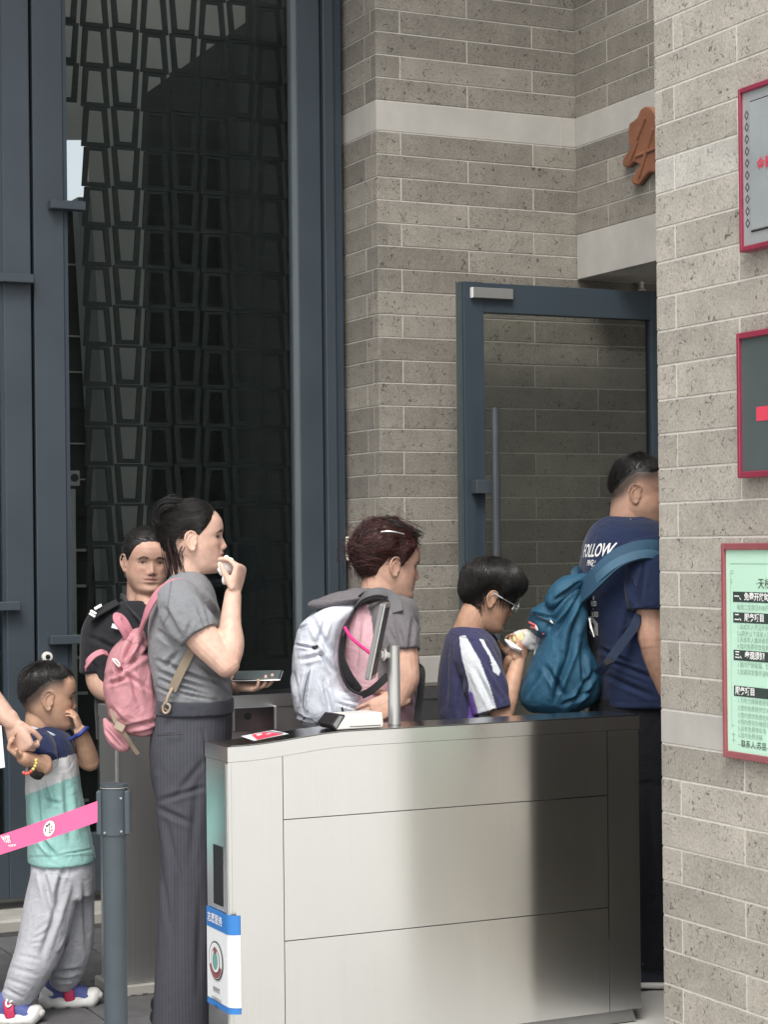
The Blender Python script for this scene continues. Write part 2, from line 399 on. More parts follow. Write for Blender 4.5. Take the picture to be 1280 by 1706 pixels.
# ------------------------------------------------------------------ glazed front: two tall door leaves, jamb, lattice behind
GY = 7.86; DT = 4.5
def gx(px, py=900): return on_y(px, py, GY).x
xA0, xA1, xB0, xB1 = gx(8), gx(53.5), gx(59), gx(109)
xP1, xE1, xS1, xJ0, xJ1 = gx(491), gx(500), gx(537), gx(540), gx(572)
def door_leaf(name, label, x0, x1, stl, str_, zb=.09, rail=.24):
    t = thing(name, label, 'door', (x0, GY, 0))
    box('stile', MT['frame'], t, x0, x0+stl, GY-.03, GY+.03, zb, DT, .003)
    box('stile', MT['frame'], t, x1-str_, x1, GY-.03, GY+.03, zb, DT, .003)
    box('rail', MT['frame'], t, x0+stl, x1-str_, GY-.028, GY+.028, zb, zb+rail, .003)
    box('rail', MT['frame'], t, x0+stl, x1-str_, GY-.028, GY+.028, DT-.2, DT, .003)
    box('pane', MT['glass'], t, x0+stl-.005, x1-str_+.005, GY-.005, GY+.005, zb+rail-.003, DT-.197)
    return t
lw = xA1-xA0
L1 = door_leaf('glass_door', 'tall glass door leaf with blue-grey frame at the outer edge, behind the small boy', xA1-1.3, xA1, lw, lw)
L2 = door_leaf('glass_door', 'tall glass door leaf showing the trapezoid lattice, beside the brick return', xB0, xS1, xB1-xB0, xS1-xE1+.004)
box('glazing_bead', MT['frame_edge'], L2, xP1, xE1-.003, GY-.024, GY+.024, .33, DT-.2)
box('stile_reveal', MT['frame2'], L2, xB1, xB1+.018, GY-.022, GY+.02, .33, DT-.2)
box('stile_reveal', MT['frame2'], L1, xA0-.014, xA0, GY-.022, GY+.02, .33, DT-.2)
box('gap_shade_strip', MT['gap'], L1, xA1+.0008, xB0-.0008, GY+.012, GY+.02, .05, DT)  # black strip put in as the shade of the gap between the leaves
jb = thing('door_jamb', 'dark blue-grey steel jamb between the glass door and the brick return', 'door jamb', (xJ0, GY, 0))
box('post', MT['frame'], jb, xJ0, xJ0+.048, GY-.05, GY+.08, 0.05, DT+.05, .003)
box('post', MT['frame2'], jb, xJ0+.05, xJ1, GY-.035, GY+.08, 0.05, DT+.05, .003)
box('gap_shade_strip', MT['gap'], jb, xS1+.001, xJ0-.001, GY+.01, GY+.02, .05, DT)  # black strip put in as the shade of the gap at the jamb
# handles: bracket with a bar end, seen edge on
def bracket(parent, px0, px1, py, dy=.05, hh=.036):
    a = on_y(px0, py, GY-.03); b = on_y(px1, py, GY-.03)
    return box('handle_bracket', MT['frame'], parent, a.x, b.x, GY-.031-dy, GY-.0305, a.z-hh/2, a.z+hh/2, .003)
bracket(L2, 80, 138, 343); bracket(L2, 80, 137, 1066); bracket(L1, -12, 52, 464); bracket(L1, -12, 30, 1010)
a = on_y(78, 1094, GY-.04)
cyl('lock_ring', MT['white_plastic'], L2, a-L2.location+Vector((0, .005, 0)), a-L2.location+Vector((0, -.022, 0)), .021, 22, .005)
cyl('lock_core', MT['black'], L2, a-L2.location+Vector((0, -.0215, 0)), a-L2.location+Vector((0, -.0235, 0)), .010, 16)
a = on_y(126, 796, GY+.3)
bo = thing('wall_bolt', 'round pale bolt plate seen through the glass beside the slanted column', 'bolt', a)
box('plate', MT['pale_wall'], bo, a.x-.03, a.x+.02, a.y-.006, a.y+.006, a.z-.035, a.z+.03, .004)
cyl('washer', MT['dark'], bo, (-.006, -.007, 0), (-.006, -.013, 0), .017, 16)

# lattice of stacked trapezoid frames just behind the glass
LY = 8.12
lat = thing('lattice_screen', 'dark metal lattice screen of stacked trapezoid frames behind the glass', 'lattice', (xB0, LY, 0))
def trap_me(wb, wt, h, bar=.0235, d=.012):
    o = [(-wb/2, 0), (wb/2, 0), (wt/2, h), (-wt/2, h)]
    i = [(-wb/2+bar, bar*.8), (wb/2-bar, bar*.8), (wt/2-bar, h-bar*.5), (-wt/2+bar, h-bar*.5)]
    V = []; 
    for y in (0, d):
        V += [(p[0], y, p[1]) for p in o]+[(p[0], y, p[1]) for p in i]
    Fc = []
    for k in range(4):
        q = (k+1) % 4
        Fc += [(k, q, 4+q, 4+k), (8+q, 8+k, 12+k, 12+q), (4+k, 4+q, 12+q, 12+k), (q, k, 8+k, 8+q)]
    return mesh('lattice_frame', V, Fc)
TP, TR = .1335, .1695
tm = [trap_me(.127, .103, TR-.003), trap_me(.103, .127, TR-.003)]
for me in tm: me.materials.append(MT['lattice'])
x0 = on_y(152, 500, LY).x+.03
nfr = 0
for c in range(-3, 9):
    for r in range(25):
        z = .15+r*TR
        if z > 4.4 or (z < .95) : continue
        if nfr > 295: continue
        if c < 0 and z < on_y(120, 240, LY).z: continue
        me = tm[(c) % 2]
        o = bpy.data.objects.new('lattice_frame', me); COL.objects.link(o); o.parent = lat
        o.location = (x0+c*TP-xB0, 0, z+(.012 if c % 2 else 0)); nfr += 1

# the court behind the glass: pale wall strip, soffit, dark wall, slanted column
IY = 8.75
def ix(px, py, yy): return on_y(px, py, yy)
pw = thing('plaster_wall', 'pale plaster wall strip seen through the glass and lattice', 'wall', (0, IY, 0))
poly = [(px, py) for px, py in [(148, 1500), (148, 232), (100, 232), (100, -60), (470, -60), (452, 8), (244, 156), (246, 500), (250, 1500)]]
P = [ix(px, py, IY) for px, py in poly]
poly_prism('face', MT['pale_wall'], pw, [(p.x, p.z) for p in P], 'y', IY, IY+.03)
q0, q1 = ix(60, 345, IY), ix(148.5, 345, IY)
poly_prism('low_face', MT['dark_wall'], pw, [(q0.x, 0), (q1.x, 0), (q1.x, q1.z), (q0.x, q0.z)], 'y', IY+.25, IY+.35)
dw = thing('dark_partition', 'near-black partition filling the court behind the lattice', 'partition', (0, IY+.4, 0))
D0 = ix(246, 500, IY+.4)
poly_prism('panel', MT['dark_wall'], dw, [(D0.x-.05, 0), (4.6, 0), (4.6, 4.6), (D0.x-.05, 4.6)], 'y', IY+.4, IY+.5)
box('cover_panel', MT['dark_wall'], dw, 3.50, 3.585, 8.03, IY+.39, 0, 4.6)  # near-black panel added to cover the wall side lit by the open court
F0 = ix(6, 500, IY)
lz0, lz1 = ix(4, 332, IY).z, ix(4, 226, IY).z
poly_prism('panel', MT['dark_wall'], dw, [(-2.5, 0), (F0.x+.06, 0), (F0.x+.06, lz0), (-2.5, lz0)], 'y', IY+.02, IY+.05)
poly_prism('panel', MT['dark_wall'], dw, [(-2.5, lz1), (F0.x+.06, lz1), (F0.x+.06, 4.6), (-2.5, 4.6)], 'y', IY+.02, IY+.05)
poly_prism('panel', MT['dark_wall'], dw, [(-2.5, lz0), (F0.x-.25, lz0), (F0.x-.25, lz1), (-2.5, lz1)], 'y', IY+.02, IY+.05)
slc = thing('slanted_column', 'slim grey steel column leaning behind the left glass door', 'column', ix(150, 900, 8.45))
A0, A1 = ix(128, 330, 8.45), ix(150, 330, 8.45); B0, B1 = ix(172, 1050, 8.45), ix(192, 1050, 8.45)
dz = (A0.z-B0.z); ext = B0.z/dz
C0 = B0+(B0-A0)*ext; C1 = B1+(B1-A1)*ext
poly_prism('shaft', mat('column_paint', (.17, .19, .19), .5), slc, [(C0.x, 0.0), (C1.x, 0.0), (A1.x, A1.z), (A0.x, A0.z)], 'y', 8.43, 8.52)
# slats behind, left of the column
E0, E1 = ix(104, 900, 8.6), ix(142, 900, 8.6)
sh = thing('slat_shelf', 'dark shelf of thin slats standing behind the glass door', 'shelf', (E0.x, 8.6, 0))
for i in range(17):
    z = .2+i*.16
    box('slat', MT['pale_wall'] if i % 3 else MT['lattice'], sh, E0.x, E1.x, 8.58, 8.60, z, z+(.006 if i > 9 else .012))
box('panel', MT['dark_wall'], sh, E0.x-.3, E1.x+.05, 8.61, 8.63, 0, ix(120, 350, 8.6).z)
box('light_panel', MT['pale_wall'], sh, E0.x+.01, E0.x+.055, 8.57, 8.579, .1, ix(120, 815, 8.6).z)
fl = box('court_floor', MT['kerb'], None, -3, 3.59, 8.03, 12, -.02, .02); setp(fl, kind='structure')

# ------------------------------------------------------------------ open glass door against the back wall
DY = 7.27
dx0 = on_y(771, 700, DY).x; dtop = on_y(900, 477, DY).z; dx1 = on_y(1112, 700, DY).x
ds = on_y(804, 700, DY).x-dx0; rl = .125
od = thing('open_glass_door', 'glazed door with dark blue frame standing open against the brick wall', 'door', (dx0, DY, 0))
box('stile', MT['frame2'], od, dx0, dx0+ds, DY-.025, DY+.025, .02, dtop, .002)
box('stile', MT['frame2'], od, dx1-ds, dx1, DY-.025, DY+.025, .02, dtop, .002)
box('rail', MT['frame2'], od, dx0+ds, dx1-ds, DY-.023, DY+.023, dtop-rl, dtop-.002, .002)
box('rail', MT['frame2'], od, dx0+ds, dx1-ds, DY-.023, DY+.023, .022, .2, .002)
box('pane', MT['glass_door'], od, dx0+ds-.004, dx1-ds+.004, DY-.004, DY+.004, .19, dtop-rl+.004)
box('edge_seal', mat('seal', (.060, .082, .085), .4), od, dx0-.012, dx0-.0005, DY-.01, DY+.024, .02, dtop)
a = on_y(787, 488, DY-.03); b = on_y(853, 488, DY-.03)
box('door_closer', MT['grey_plastic'], od, a.x, b.x, DY-.047, DY-.0255, a.z-.022, a.z+.022, .002)
box('closer_cap', MT['white_plastic'], od, a.x-.006, a.x-.0005, DY-.045, DY-.0255, a.z-.022, a.z+.022, .001)
hx = on_y(827, 800, DY-.09); ht = on_y(826, 679, DY-.09).z
cyl('pull_handle', mat('handle_paint', (.075, .085, .095), .35, .3), od, Vector((hx.x, DY-.09, .75))-od.location, Vector((hx.x, DY-.09, ht))-od.location, .0165, 20, .003)
for zc in (on_y(805, 811, DY-.06).z, .95):
    a = on_y(790, 811, DY-.05)
    box('handle_bracket', MT['frame'], od, a.x, hx.x-.012, DY-.075, DY-.0255, zc-.028, zc+.028, .002)

# beige call box on the brick return
a = on_x(579, 914, WX)
ib = thing('call_box', 'small beige intercom box on the brick return by the jamb', 'intercom', a)
box('case', MT['beige'], ib, a.x-.035, a.x-.006, a.y-.045, a.y+.05, a.z-.052, a.z+.052, .004)
box('button', MT['black'], ib, a.x-.037, a.x-.0352, a.y+.012, a.y+.024, a.z+.018, a.z+.032, .0)

# ------------------------------------------------------------------ gates
def gate(label, x0, yf, W, Lg, Ht, nose, main, plinth=False, ST='steel'):
    t = thing('turnstile_gate', label, 'gate', (x0, yf, 0), 0, 'steel ticket gates of the entrance lanes')
    lid = .042
    x1 = x0+Lg
    def top(u):    # height of the top along the gate: lowered nose
        s = min(1, max(0, (u-.02)/.36)); s = s*s*(3-2*s)
        return Ht-nose*(1-s)
    us = [0, .05, .1, .16, .22, .28, .34, .42, .7, 1.0, Lg]
    prof = [(x0+u, top(u)-lid) for u in us]
    # front panels between joints
    e1, e2 = .158, Lg-.105; g = .0014
    zj = [.04, .345, .645]
    def panel(a, b, zlo, zhi, nm='panel'):
        if zhi is None: pts = [(x0+a, zlo), (x0+b, zlo)]+[(x0+u, top(u)-lid-g) for u in [b]+[q for q in us[::-1] if a < q < b]+[a]]
        else: pts = [(x0+a, zlo), (x0+b, zlo), (x0+b, zhi), (x0+a, zhi)]
        poly_prism(nm, MT[ST], t, pts, 'y', yf, yf+.012)
    panel(0, e1-g, .04, None); panel(e2+g, Lg, .04, None)
    j = main
    panel(e1+g, e2-g, .04, j[0]-g); panel(e1+g, e2-g, j[0]+g, j[1]-g); panel(e1+g, e2-g, j[1]+g, None)
    # body core set back behind the joints
    poly_prism('body', MT['joint'], t, [(x0+.004, .0), (x1-.004, .0)]+[(x0+u, top(u)-lid-.004) for u in us[::-1] if .004 < u < Lg-.003]+[(x0+.004, top(0)-lid-.004)], 'y', yf+.008, yf+W-.008)
    poly_prism('end_panel', MT[ST], t, [(yf, .04), (yf+W, .04), (yf+W, top(0)-lid-g), (yf, top(0)-lid-g)], 'x', x0-.010, x0-.0005)
    poly_prism('end_panel', MT[ST], t, [(yf, .04), (yf+W, .04), (yf+W, Ht-lid-g), (yf, Ht-lid-g)], 'x', x1+.0005, x1+.010)
    poly_prism('back_panel', MT[ST], t, [(x0, .04), (x1, .04)]+[(x0+u, top(u)-lid-g) for u in us[::-1]], 'y', yf+W-.008, yf+W)
    # lid
    me_pts = [(x0+u-(.012 if u == 0 else 0)+(.012 if u == Lg else 0), top(u)-lid) for u in us]+[(x0+u-(.012 if u == 0 else 0)+(.012 if u == Lg else 0), top(u)) for u in us[::-1]]
    poly_prism('lid', MT[ST], t, me_pts, 'y', yf-.004, yf+W+.004)
    tp = [(x0+u, top(u)+.0008) for u in us]+[(x0+u, top(u)+.003) for u in us[::-1]]
    poly_prism('lid_plate', MT['steel_dark'], t, tp, 'y', yf+.004, yf+W-.004)
    if plinth: box('plinth', MT['kerb'], t, x0-.03, x1+.03, yf-.02, yf+W+.02, 0.001, .038, .004)
    return t, top
GX, GYF, GW = 2.033, 5.250, .175
z1 = on_y(700, 1544, GYF).z; z2 = on_y(700, 1348, GYF).z
ga, gtop = gate('nearest brushed steel ticket gate with tablet and white scanner on its top', GX, GYF, GW, 1.355, .955, .026, (z1, z2))
gb, gtop2 = gate('second steel ticket gate partly hidden behind the woman with pink backpack', GX+.02, 6.34, GW, 1.386, .985, .02, (z1, z2), True, 'steel_far')
# small lock on the near gate and slot window in its end
a = on_y(432, 1261, GYF-.001); cyl('lock', MT['gap'], ga, a-ga.location+Vector((0, .002, 0)), a-ga.location+Vector((0, -.001, 0)), .004, 10)
box('slot_window', MT['black'], ga, GX-.012, GX-.0102, GYF+.05, GYF+.12, .47, .64)
box('corner_bead', MT['chrome'], ga, GX-.013, GX-.0102, GYF+.004, GYF+.016, .05, .88)
# far gate lane reader
a = on_y(424, 1185, 6.33)
box('reader_hood', MT['steel_dark'], gb, on_y(385, 1190, 6.33).x, on_y(452, 1190, 6.33).x, 6.30, 6.338, on_y(420, 1216, 6.33).z, on_y(420, 1176, 6.33).z, .003)
box('hood_edge', MT['chrome'], gb, on_y(452.5, 1190, 6.33).x, on_y(457, 1190, 6.33).x, 6.298, 6.338, on_y(420, 1216, 6.33).z, on_y(420, 1176, 6.33).z, .002)
c = on_y(414, 1193, 6.298); cyl('reader_hole', MT['gap'], gb, c-gb.location, c-gb.location+Vector((0, -.002, 0)), .012, 16)
box('corner_bead', MT['chrome'], gb, GX+.012, GX+.018, 6.326, 6.339, .05, .92)

# tablet on a tube, scanner, sticker, sign board
a = on_y(658, 1208, GYF+.10)
tb = thing('tablet_stand', 'grey tablet screen tilted on a chrome tube on the near gate', 'tablet', (a.x, GYF+.10, gtop(a.x-GX)+.003))
pt = on_y(657, 1075, GYF+.10).z-tb.location.z
cyl('tube', MT['chrome'], tb, (0, 0, 0), (0, 0, pt), .0185, 28, .002)
cyl('tube_collar', MT['chrome'], tb, (0, 0, pt-.022), (0, 0, pt-.0205), .0192, 28)
cyl('base_ring', MT['chrome'], tb, (0, 0, .0), (0, 0, .008), .021, 28, .002)
s0 = Z = depth(tb.location); sc_ = F/Z
def tl(px, py, dy=0):
    p = on_y(px, py, GYF+.10+dy); return p-tb.location
ctr = (tl(641, 1004)+tl(618, 1130))/2; up = (tl(641, 1004)-tl(618, 1130)); hgt = up.length
up.normalize(); nrm = up.cross(Vector((0, 1, 0))).normalized()
Mx = Matrix.Translation(ctr) @ Matrix.Rotation(math.radians(-31), 4, 'Z') @ Matrix((nrm, Vector((0, 1, 0)), up)).transposed().to_4x4()
link('tablet_body', box_me('tablet_body', -.0085, .0085, -.085, .085, -hgt/2, hgt/2, .007, 3), MT['grey_plastic'], tb, Mx)
link('tablet_rim', box_me('tablet_rim', -.0102, -.0062, -.0862, .0862, -hgt/2-.001, hgt/2+.001, .0015, 2), MT['chrome'], tb, Mx)
link('screen', box_me('screen', -.0109, -.0104, -.078, .078, -hgt/2+.012, hgt/2-.012), MT['black'], tb, Mx)
bk = tl(640, 1091); cyl('mount_ball', MT['white_plastic'], tb, bk+Vector((-.012, 0, .002)), bk+Vector((.008, 0, 0)), .019, 20, .007)
cyl('mount_arm', MT['chrome'], tb, bk+Vector((.004, 0, 0)), (0, 0, bk.z-.003), .010, 16)

a0 = on_y(556, 1214, GYF+.07); a1 = on_y(628, 1212, GYF+.07)
zt = gtop(.55)+.003
sn = thing('qr_scanner', 'white box scanner with dark slanted window on the near gate top', 'scanner', (a0.x, GYF+.07, zt))
hb = .046
poly_prism('case', MT['white_plastic'], sn, [(a0.x-.012, zt+.001), (a1.x-.003, zt+.001), (a1.x, zt+.012), (a1.x-.004, zt+hb), (a0.x+.02, zt+hb-.002)], 'y', GYF+.02, GYF+.12, .003)
poly_prism('window_frame', MT['black'], sn, [(a0.x-.03, zt+.017), (a0.x-.015, zt+.001), (a0.x+.0165, zt+hb-.002), (a0.x-.004, zt+hb+.0)], 'y', GYF+.018, GYF+.122, .002)
poly_prism('window', MT['window_grey'], sn, [(a0.x-.024, zt+.017), (a0.x-.014, zt+.006), (a0.x+.008, zt+hb-.006), (a0.x-.003, zt+hb-.004)], 'y', GYF+.0165, GYF+.0178)
box('seam', MT['gap'], sn, a0.x+.03, a1.x-.01, GYF+.0188, GYF+.0198, zt+.008, zt+.0095)

def on_lid(px, py, lift=.0045):
    p = on_y(px, py, GYF+.1)
    for _ in range(12): p = on_z(px, py, gtop(p.x-GX)+lift)
    return p
st = thing('gate_sticker', 'red and white printed sticker on the sloping nose of the near gate', 'sticker', on_lid(440, 1224))
cs = [on_lid(402, 1226), on_lid(424, 1234), on_lid(482, 1222), on_lid(455, 1216)]
link('paper', mesh('paper', [p-st.location for p in cs], [(0, 1, 2, 3)]), MT['sign_white'], st)
def bl(u, v, l=.0008):
    p = (cs[0]*(1-u)+cs[3]*u)*(1-v)+(cs[1]*(1-u)+cs[2]*u)*v; return p-st.location+Vector((0, 0, l))
link('print', mesh('print', [bl(.28, .12), bl(.74, .1), bl(.88, .9), bl(.1, .98)], [(0, 1, 2, 3)]), MT['red_ink'], st)
link('print', mesh('print', [bl(.36, .25, .0014), bl(.52, .22, .0014), bl(.5, .42, .0014), bl(.3, .5, .0014)], [(0, 1, 2, 3)]), MT['sign_white'], st)
link('print', mesh('print', [bl(.55, .45, .0014), bl(.72, .4, .0014), bl(.74, .5, .0014), bl(.57, .56, .0014)], [(0, 1, 2, 3)]), MT['sign_white'], st)
link('print', mesh('print', [bl(.8, .1, .0014), bl(.84, .1, .0014), bl(.94, .8, .0014), bl(.9, .82, .0014)], [(0, 1, 2, 3)]), MT['black_ink'], st)

# sign board wrapped round the end of the near gate
zt_, zb_ = on_x(352, 1512, GX-.016).z, on_x(352, 1672, GX-.016).z
sg = thing('notice_board', 'white notice board with blue header and round crest on the gate end', 'notice', (GX, GYF, zb_))
h1 = .055
def shell(nm, m, z0, z1, off):
    # rounded plate: end face then round the front corner
    pth = [(GX-.0145-off, GYF+GW-.004)]
    r = .03
    for k in range(0, 9):
        a = math.radians(180+k*90/8*1.0); pth.append((GX-.0145-off+r+r*math.cos(a), GYF+.012+r*math.sin(a)*1.0))
    pth = [(x, y) for x, y in pth]
    th = .004; V = []; n = len(pth)
    inn = [(x+th*.8, y+th*.5) for x, y in pth]
    pts = pth+inn[::-1]
    poly_prism(nm, m, sg, pts, 'z', z0, z1)
shell('header', MT['blue_ink'], zt_-h1, zt_, .001)
shell('face', MT['sign_white'], zb_+.018, zt_-h1-.001, 0)
shell('footer', MT['blue_ink'], zb_, zb_+.017, .001)
ex = GX-.0160-.001
def eo(u, z): return Vector((ex, GYF+GW-u, z))-sg.location
text('lettering', '志愿服务', .030, MT['white_ink'], sg, eo(GW*.45, zt_-h1/2)+Vector((-.0012, 0, 0)), (0, -1, 0), (0, 0, 1), 'CENTER', .0004)
cz = zt_-.145
def disc(nm, m, parent, c, r, n, off, ry=None, a0=0, a1=360):
    V = [c+Vector((-off, 0, 0))]; k = 28
    for i in range(k+1):
        a = math.radians(a0+(a1-a0)*i/k); V.append(c+Vector((-off, -r*math.cos(a), (ry or r)*math.sin(a))))
    return link(nm, mesh(nm, V, [(0, i+1, i+2) for i in range(k)]), m, parent)
cc = eo(GW*.47, cz)
disc('crest', MT['black_ink'], sg, cc, .056, 0, .0006); disc('crest', MT['sign_white'], sg, cc, .052, 0, .0012)
disc('crest', MT['maroon'], sg, cc, .050, 0, .0018, None, 200, 340); disc('crest', MT['black_ink'], sg, cc, .036, 0, .0022)
disc('crest', MT['sign_white'], sg, cc, .033, 0, .0026)
disc('crest', mat('crest_teal', (.16, .34, .31), .5), sg, cc, .022, 0, .0030, .026)
disc('crest', MT['maroon'], sg, cc+Vector((0, 0, .03)), .013, 0, .0034, .010)
for s_, zz, sz in (('博物馆', cz-.085, .018), ('志愿者服务点', cz-.112, .013), ('欢迎您', cz-.132, .010)):
    text('lettering', s_, sz, MT['black_ink'], sg, eo(GW*.47, zz)+Vector((-.0004, 0, 0)), (0, -1, 0), (0, 0, 1), 'CENTER')

# ------------------------------------------------------------------ queue post and belt
qz = 5.1; pb = at(190, 1305, qz); pb = Vector((pb.x, pb.y, 0)); ph = at(187, 1308, qz).z
qp = thing('queue_post', 'slate grey retractable belt post standing in front of the pink backpack woman', 'post', pb)
cyl('tube', MT['post'], qp, (0, 0, .01), (0, 0, ph-.11), .030, 32)
cyl('base_plate', MT['post'], qp, (0, 0, .0), (0, 0, .015), .16, 40, .004)
rgt = Vector((CS, -SN, 0)); awy = Vector((SN, CS, 0))
cyl('head', MT['post'], qp, (0, 0, ph-.128), (0, 0, ph-.004), .0335, 32, .003)
cyl('cap', MT['post'], qp, (0, 0, ph-.004), (0, 0, ph+.004), .0355, 32, .002)
cyl('cap_ring', MT['chrome'], qp, (0, 0, ph-.0052), (0, 0, ph-.0036), .0358, 32)
Mq = Matrix.Rotation(-TH, 4, 'Z')
link('belt_slot', box_me('belt_slot', .028, .043, -.02, .02, ph-.125, ph-.012, .003), MT['post'], qp, Mq)
link('belt_slot', box_me('belt_slot', -.043, -.028, -.02, .02, ph-.125, ph-.012, .003), MT['post'], qp, Mq)
for a_, zz in ((.9, ph-.03), (.9, ph-.115), (2.2, ph-.118)):
    pq = Mq @ Vector((.034*math.cos(-a_), .034*math.sin(-a_), 0)); cyl('screw', MT['chrome'], qp, pq*.97+Vector((0, 0, zz)), pq*1.05+Vector((0, 0, zz)), .003, 8)
bt = thing('queue_belt', 'bright pink printed belt stretched from the grey post past the small boy', 'belt', at(163, 1360, qz))
T0, T1 = at(163, 1334, qz-.02), at(163, 1369, qz-.02); U0, U1 = at(-260, 1464, 5.5), at(-260, 1493, 5.5)
eb = at(-268, 1480, 5.5); q2 = qp.copy(); COL.objects.link(q2); q2.location = (eb.x-.03, eb.y-.012, 0)
q2['label'] = 'second slate grey belt post at the far end of the pink belt'
for o_ in (qp, q2): o_['group'] = 'posts of the queue belt'
for ch_ in [o for o in COL.objects if o.parent is qp]:
    n_ = ch_.copy(); COL.objects.link(n_); n_.parent = q2
nn = 30; V = []; Fc = []
for i in range(nn+1):
    t = i/nn; sg_ = -.012*math.sin(math.pi*t)
    a_ = T0.lerp(U0, t)+Vector((0, 0, sg_)); b_ = T1.lerp(U1, t)+Vector((0, 0, sg_)); V += [a_-bt.location, b_-bt.location]
for i in range(nn): Fc.append((2*i, 2*i+1, 2*i+3, 2*i+2))
me = mesh('webbing', V, Fc); wb = link('webbing', me, MT['belt'], bt)
md = wb.modifiers.new('s', 'SOLIDIFY'); md.thickness = .0016; md.offset = 0
def belt_pt(px, v, lift=.0016):
    # position along the belt by photo column
    best = min((abs(dr(0, 0)[0]), 0) for _ in (0,))
    lo, hi = 0.0, 1.0
    for _ in range(40):
        t = (lo+hi)/2; p = T0.lerp(U0, t); X = p.x*CS-p.y*SN; Zc = depth(p)
        x = 640+F*X/Zc
        if x > px+ROLL*(853-1390)*1: lo = t
        else: hi = t
    s_ = -.012*math.sin(math.pi*t)
    return T0.lerp(U0, t).lerp(T1.lerp(U1, t), v)+Vector((0, 0, s_))-awy*lift-bt.location
ub = (belt_pt(100, .5)-belt_pt(60, .5)).normalized(); vb = (belt_pt(82, .0)-belt_pt(82, 1.)).normalized()
c = belt_pt(83, .5)
def bdisc(r, off, m):
    V = [c-awy*off]+[c-awy*off+ub*r*math.cos(a)+vb*r*math.sin(a) for a in np.linspace(0, 2*math.pi, 33)]
    link('emblem', mesh('emblem', V, [(0, i+1, i+2) for i in range(32)]), m, bt)
bdisc(.0212, .0004, MT['maroon']); bdisc(.0200, .0008, MT['white_ink'])
for du, dv, sx, sy in ((-.008, .009, .004, .0025), (0, .011, .003, .003), (-.012, -.001, .0018, .005), (.0, -.002, .0012, .009), (.008, -.006, .004, .002), (.009, .002, .002, .003), (.004, -.011, .004, .0012)):
    q = c-awy*.0012+ub*du+vb*dv
    link('emblem_mark', mesh('emblem_mark', [q-ub*sx-vb*sy, q+ub*sx-vb*sy, q+ub*sx+vb*sy, q-ub*sx+vb*sy], [(0, 1, 2, 3)]), MT['black_ink'] if du < .005 else MT['red_ink'], bt)
text('lettering', '博物馆', .023, MT['white_ink'], bt, belt_pt(19, .38, .006), ub, vb, 'RIGHT', .0006)
text('lettering', 'MUSEUM', .008, MT['white_ink'], bt, belt_pt(28, .76, .006), ub, vb, 'RIGHT', .0003)

# ------------------------------------------------------------------ boards on the pillar face
def face_pt(px, py, lift): return on_x(px, py, PX0-lift)
def frame_board(name, label, cat, px, py0, py1, wid, fw, mfr, mfill, d=.025):
    a = face_pt(px, (py0+py1)/2, .02); y0 = a.y; z1 = face_pt(px, py0, .02).z; z0 = face_pt(px, py1, .02).z
    t = thing(name, label, cat, (PX0-.008, y0, z0)); x0, x1 = PX0-.008-d, PX0-.0065
    box('frame_side', mfr, t, x0, x1, y0-fw, y0, z0, z1, .002); box('frame_side', mfr, t, x0, x1, y0-wid, y0-wid+fw, z0, z1, .002)
    box('frame_bar', mfr, t, x0, x1, y0-wid+fw, y0-fw, z1-fw*1.4, z1, .002); box('frame_bar', mfr, t, x0, x1, y0-wid+fw, y0-fw, z0, z0+fw*1.4, .002)
    box('panel', mfill, t, x0+.009, x1, y0-wid+fw, y0-fw, z0+fw*1.4, z1-fw*1.4)
    return t, y0, z0, z1, x0+.009
gt, y0, z0, z1, xf = frame_board('service_board', 'mint green service notice board in a maroon frame, lowest on the pillar', 'notice board', 1206, 905, 1260, .62-.1, .013, MT['maroon'], MT['mint'], .018)
H = z1-z0
def B(u, v, l=.0008): return Vector((xf-l, y0-u, z1-v))-gt.location
def bar(u0, u1, v0, v1, m, l=.0010, nm='bar'):
    link(nm, mesh(nm, [B(u0, v1, l), B(u1, v1, l), B(u1, v0, l), B(u0, v0, l)], [(0, 1, 2, 3)]), m, gt)
for (u0, u1, v0, v1) in ((.045, .47, .055, .0565), (.033, .034, .08, H-.08), (.033, .05, .055, .0565), (.033, .05, .075, .0765), (.033, .05, .082, .0835), (.033, .044, .10, .1015), (.033, .044, .107, .1085),
                         (.033, .05, H-.05, H-.0485), (.033, .05, H-.066, H-.0645), (.033, .044, H-.09, H-.0885), (.06, .47, H-.04, H-.0385), (.04, .0415, H-.07, H-.04)):
    bar(u0, u1, v0, v1, MT['grey_ink'], nm='border_line')
hs_ = H/.605
def zpy(py): return z1-face_pt(1206, py, .02).z
heads = [(985, 1001, '一、免费开放时间'), (1019, 1034, '二、服务项目'), (1081, 1097, '三、参观须知'), (1140, 1155, '服务项目')]
for p0, p1, s_ in heads:
    v0 = zpy(p0); v1 = v0+.028
    bar(.045, .50, v0, v1, MT['green_ink'], nm='heading_bar')
    text('lettering', s_, .0225, MT['white_ink'], gt, B(.052, (v0+v1)/2, .0018), (0, -1, 0), (0, 0, 1), 'LEFT', .0007)
text('lettering', '·天桥艺术馆参观须知·', .030, MT['black_ink'], gt, B(.150, zpy(972), .0012), (0, -1, 0), (0, 0, 1), 'LEFT')
lines = [(1011, '每周二至周日9:00开放'), (1043, '1.未成年人凭证件免费'), (1054, '2.6周岁以下须有人陪同'), (1064, '3.未成年人集体参观'), (1075, '4.馆内免费存放包裹'),
         (1105, '1.馆内严禁吸烟、饮食'), (1117, '2.如遇突发事件请听指挥'), (1164, '1.为听力障碍者提供'), (1176, '2.馆内免费提供饮水'), (1188, '3.馆内提供免费轮椅'), (1199, '4.馆内提供失物招领'), (1210, '5.设有免费停车场'), (1221, '6.馆内免费讲解')]
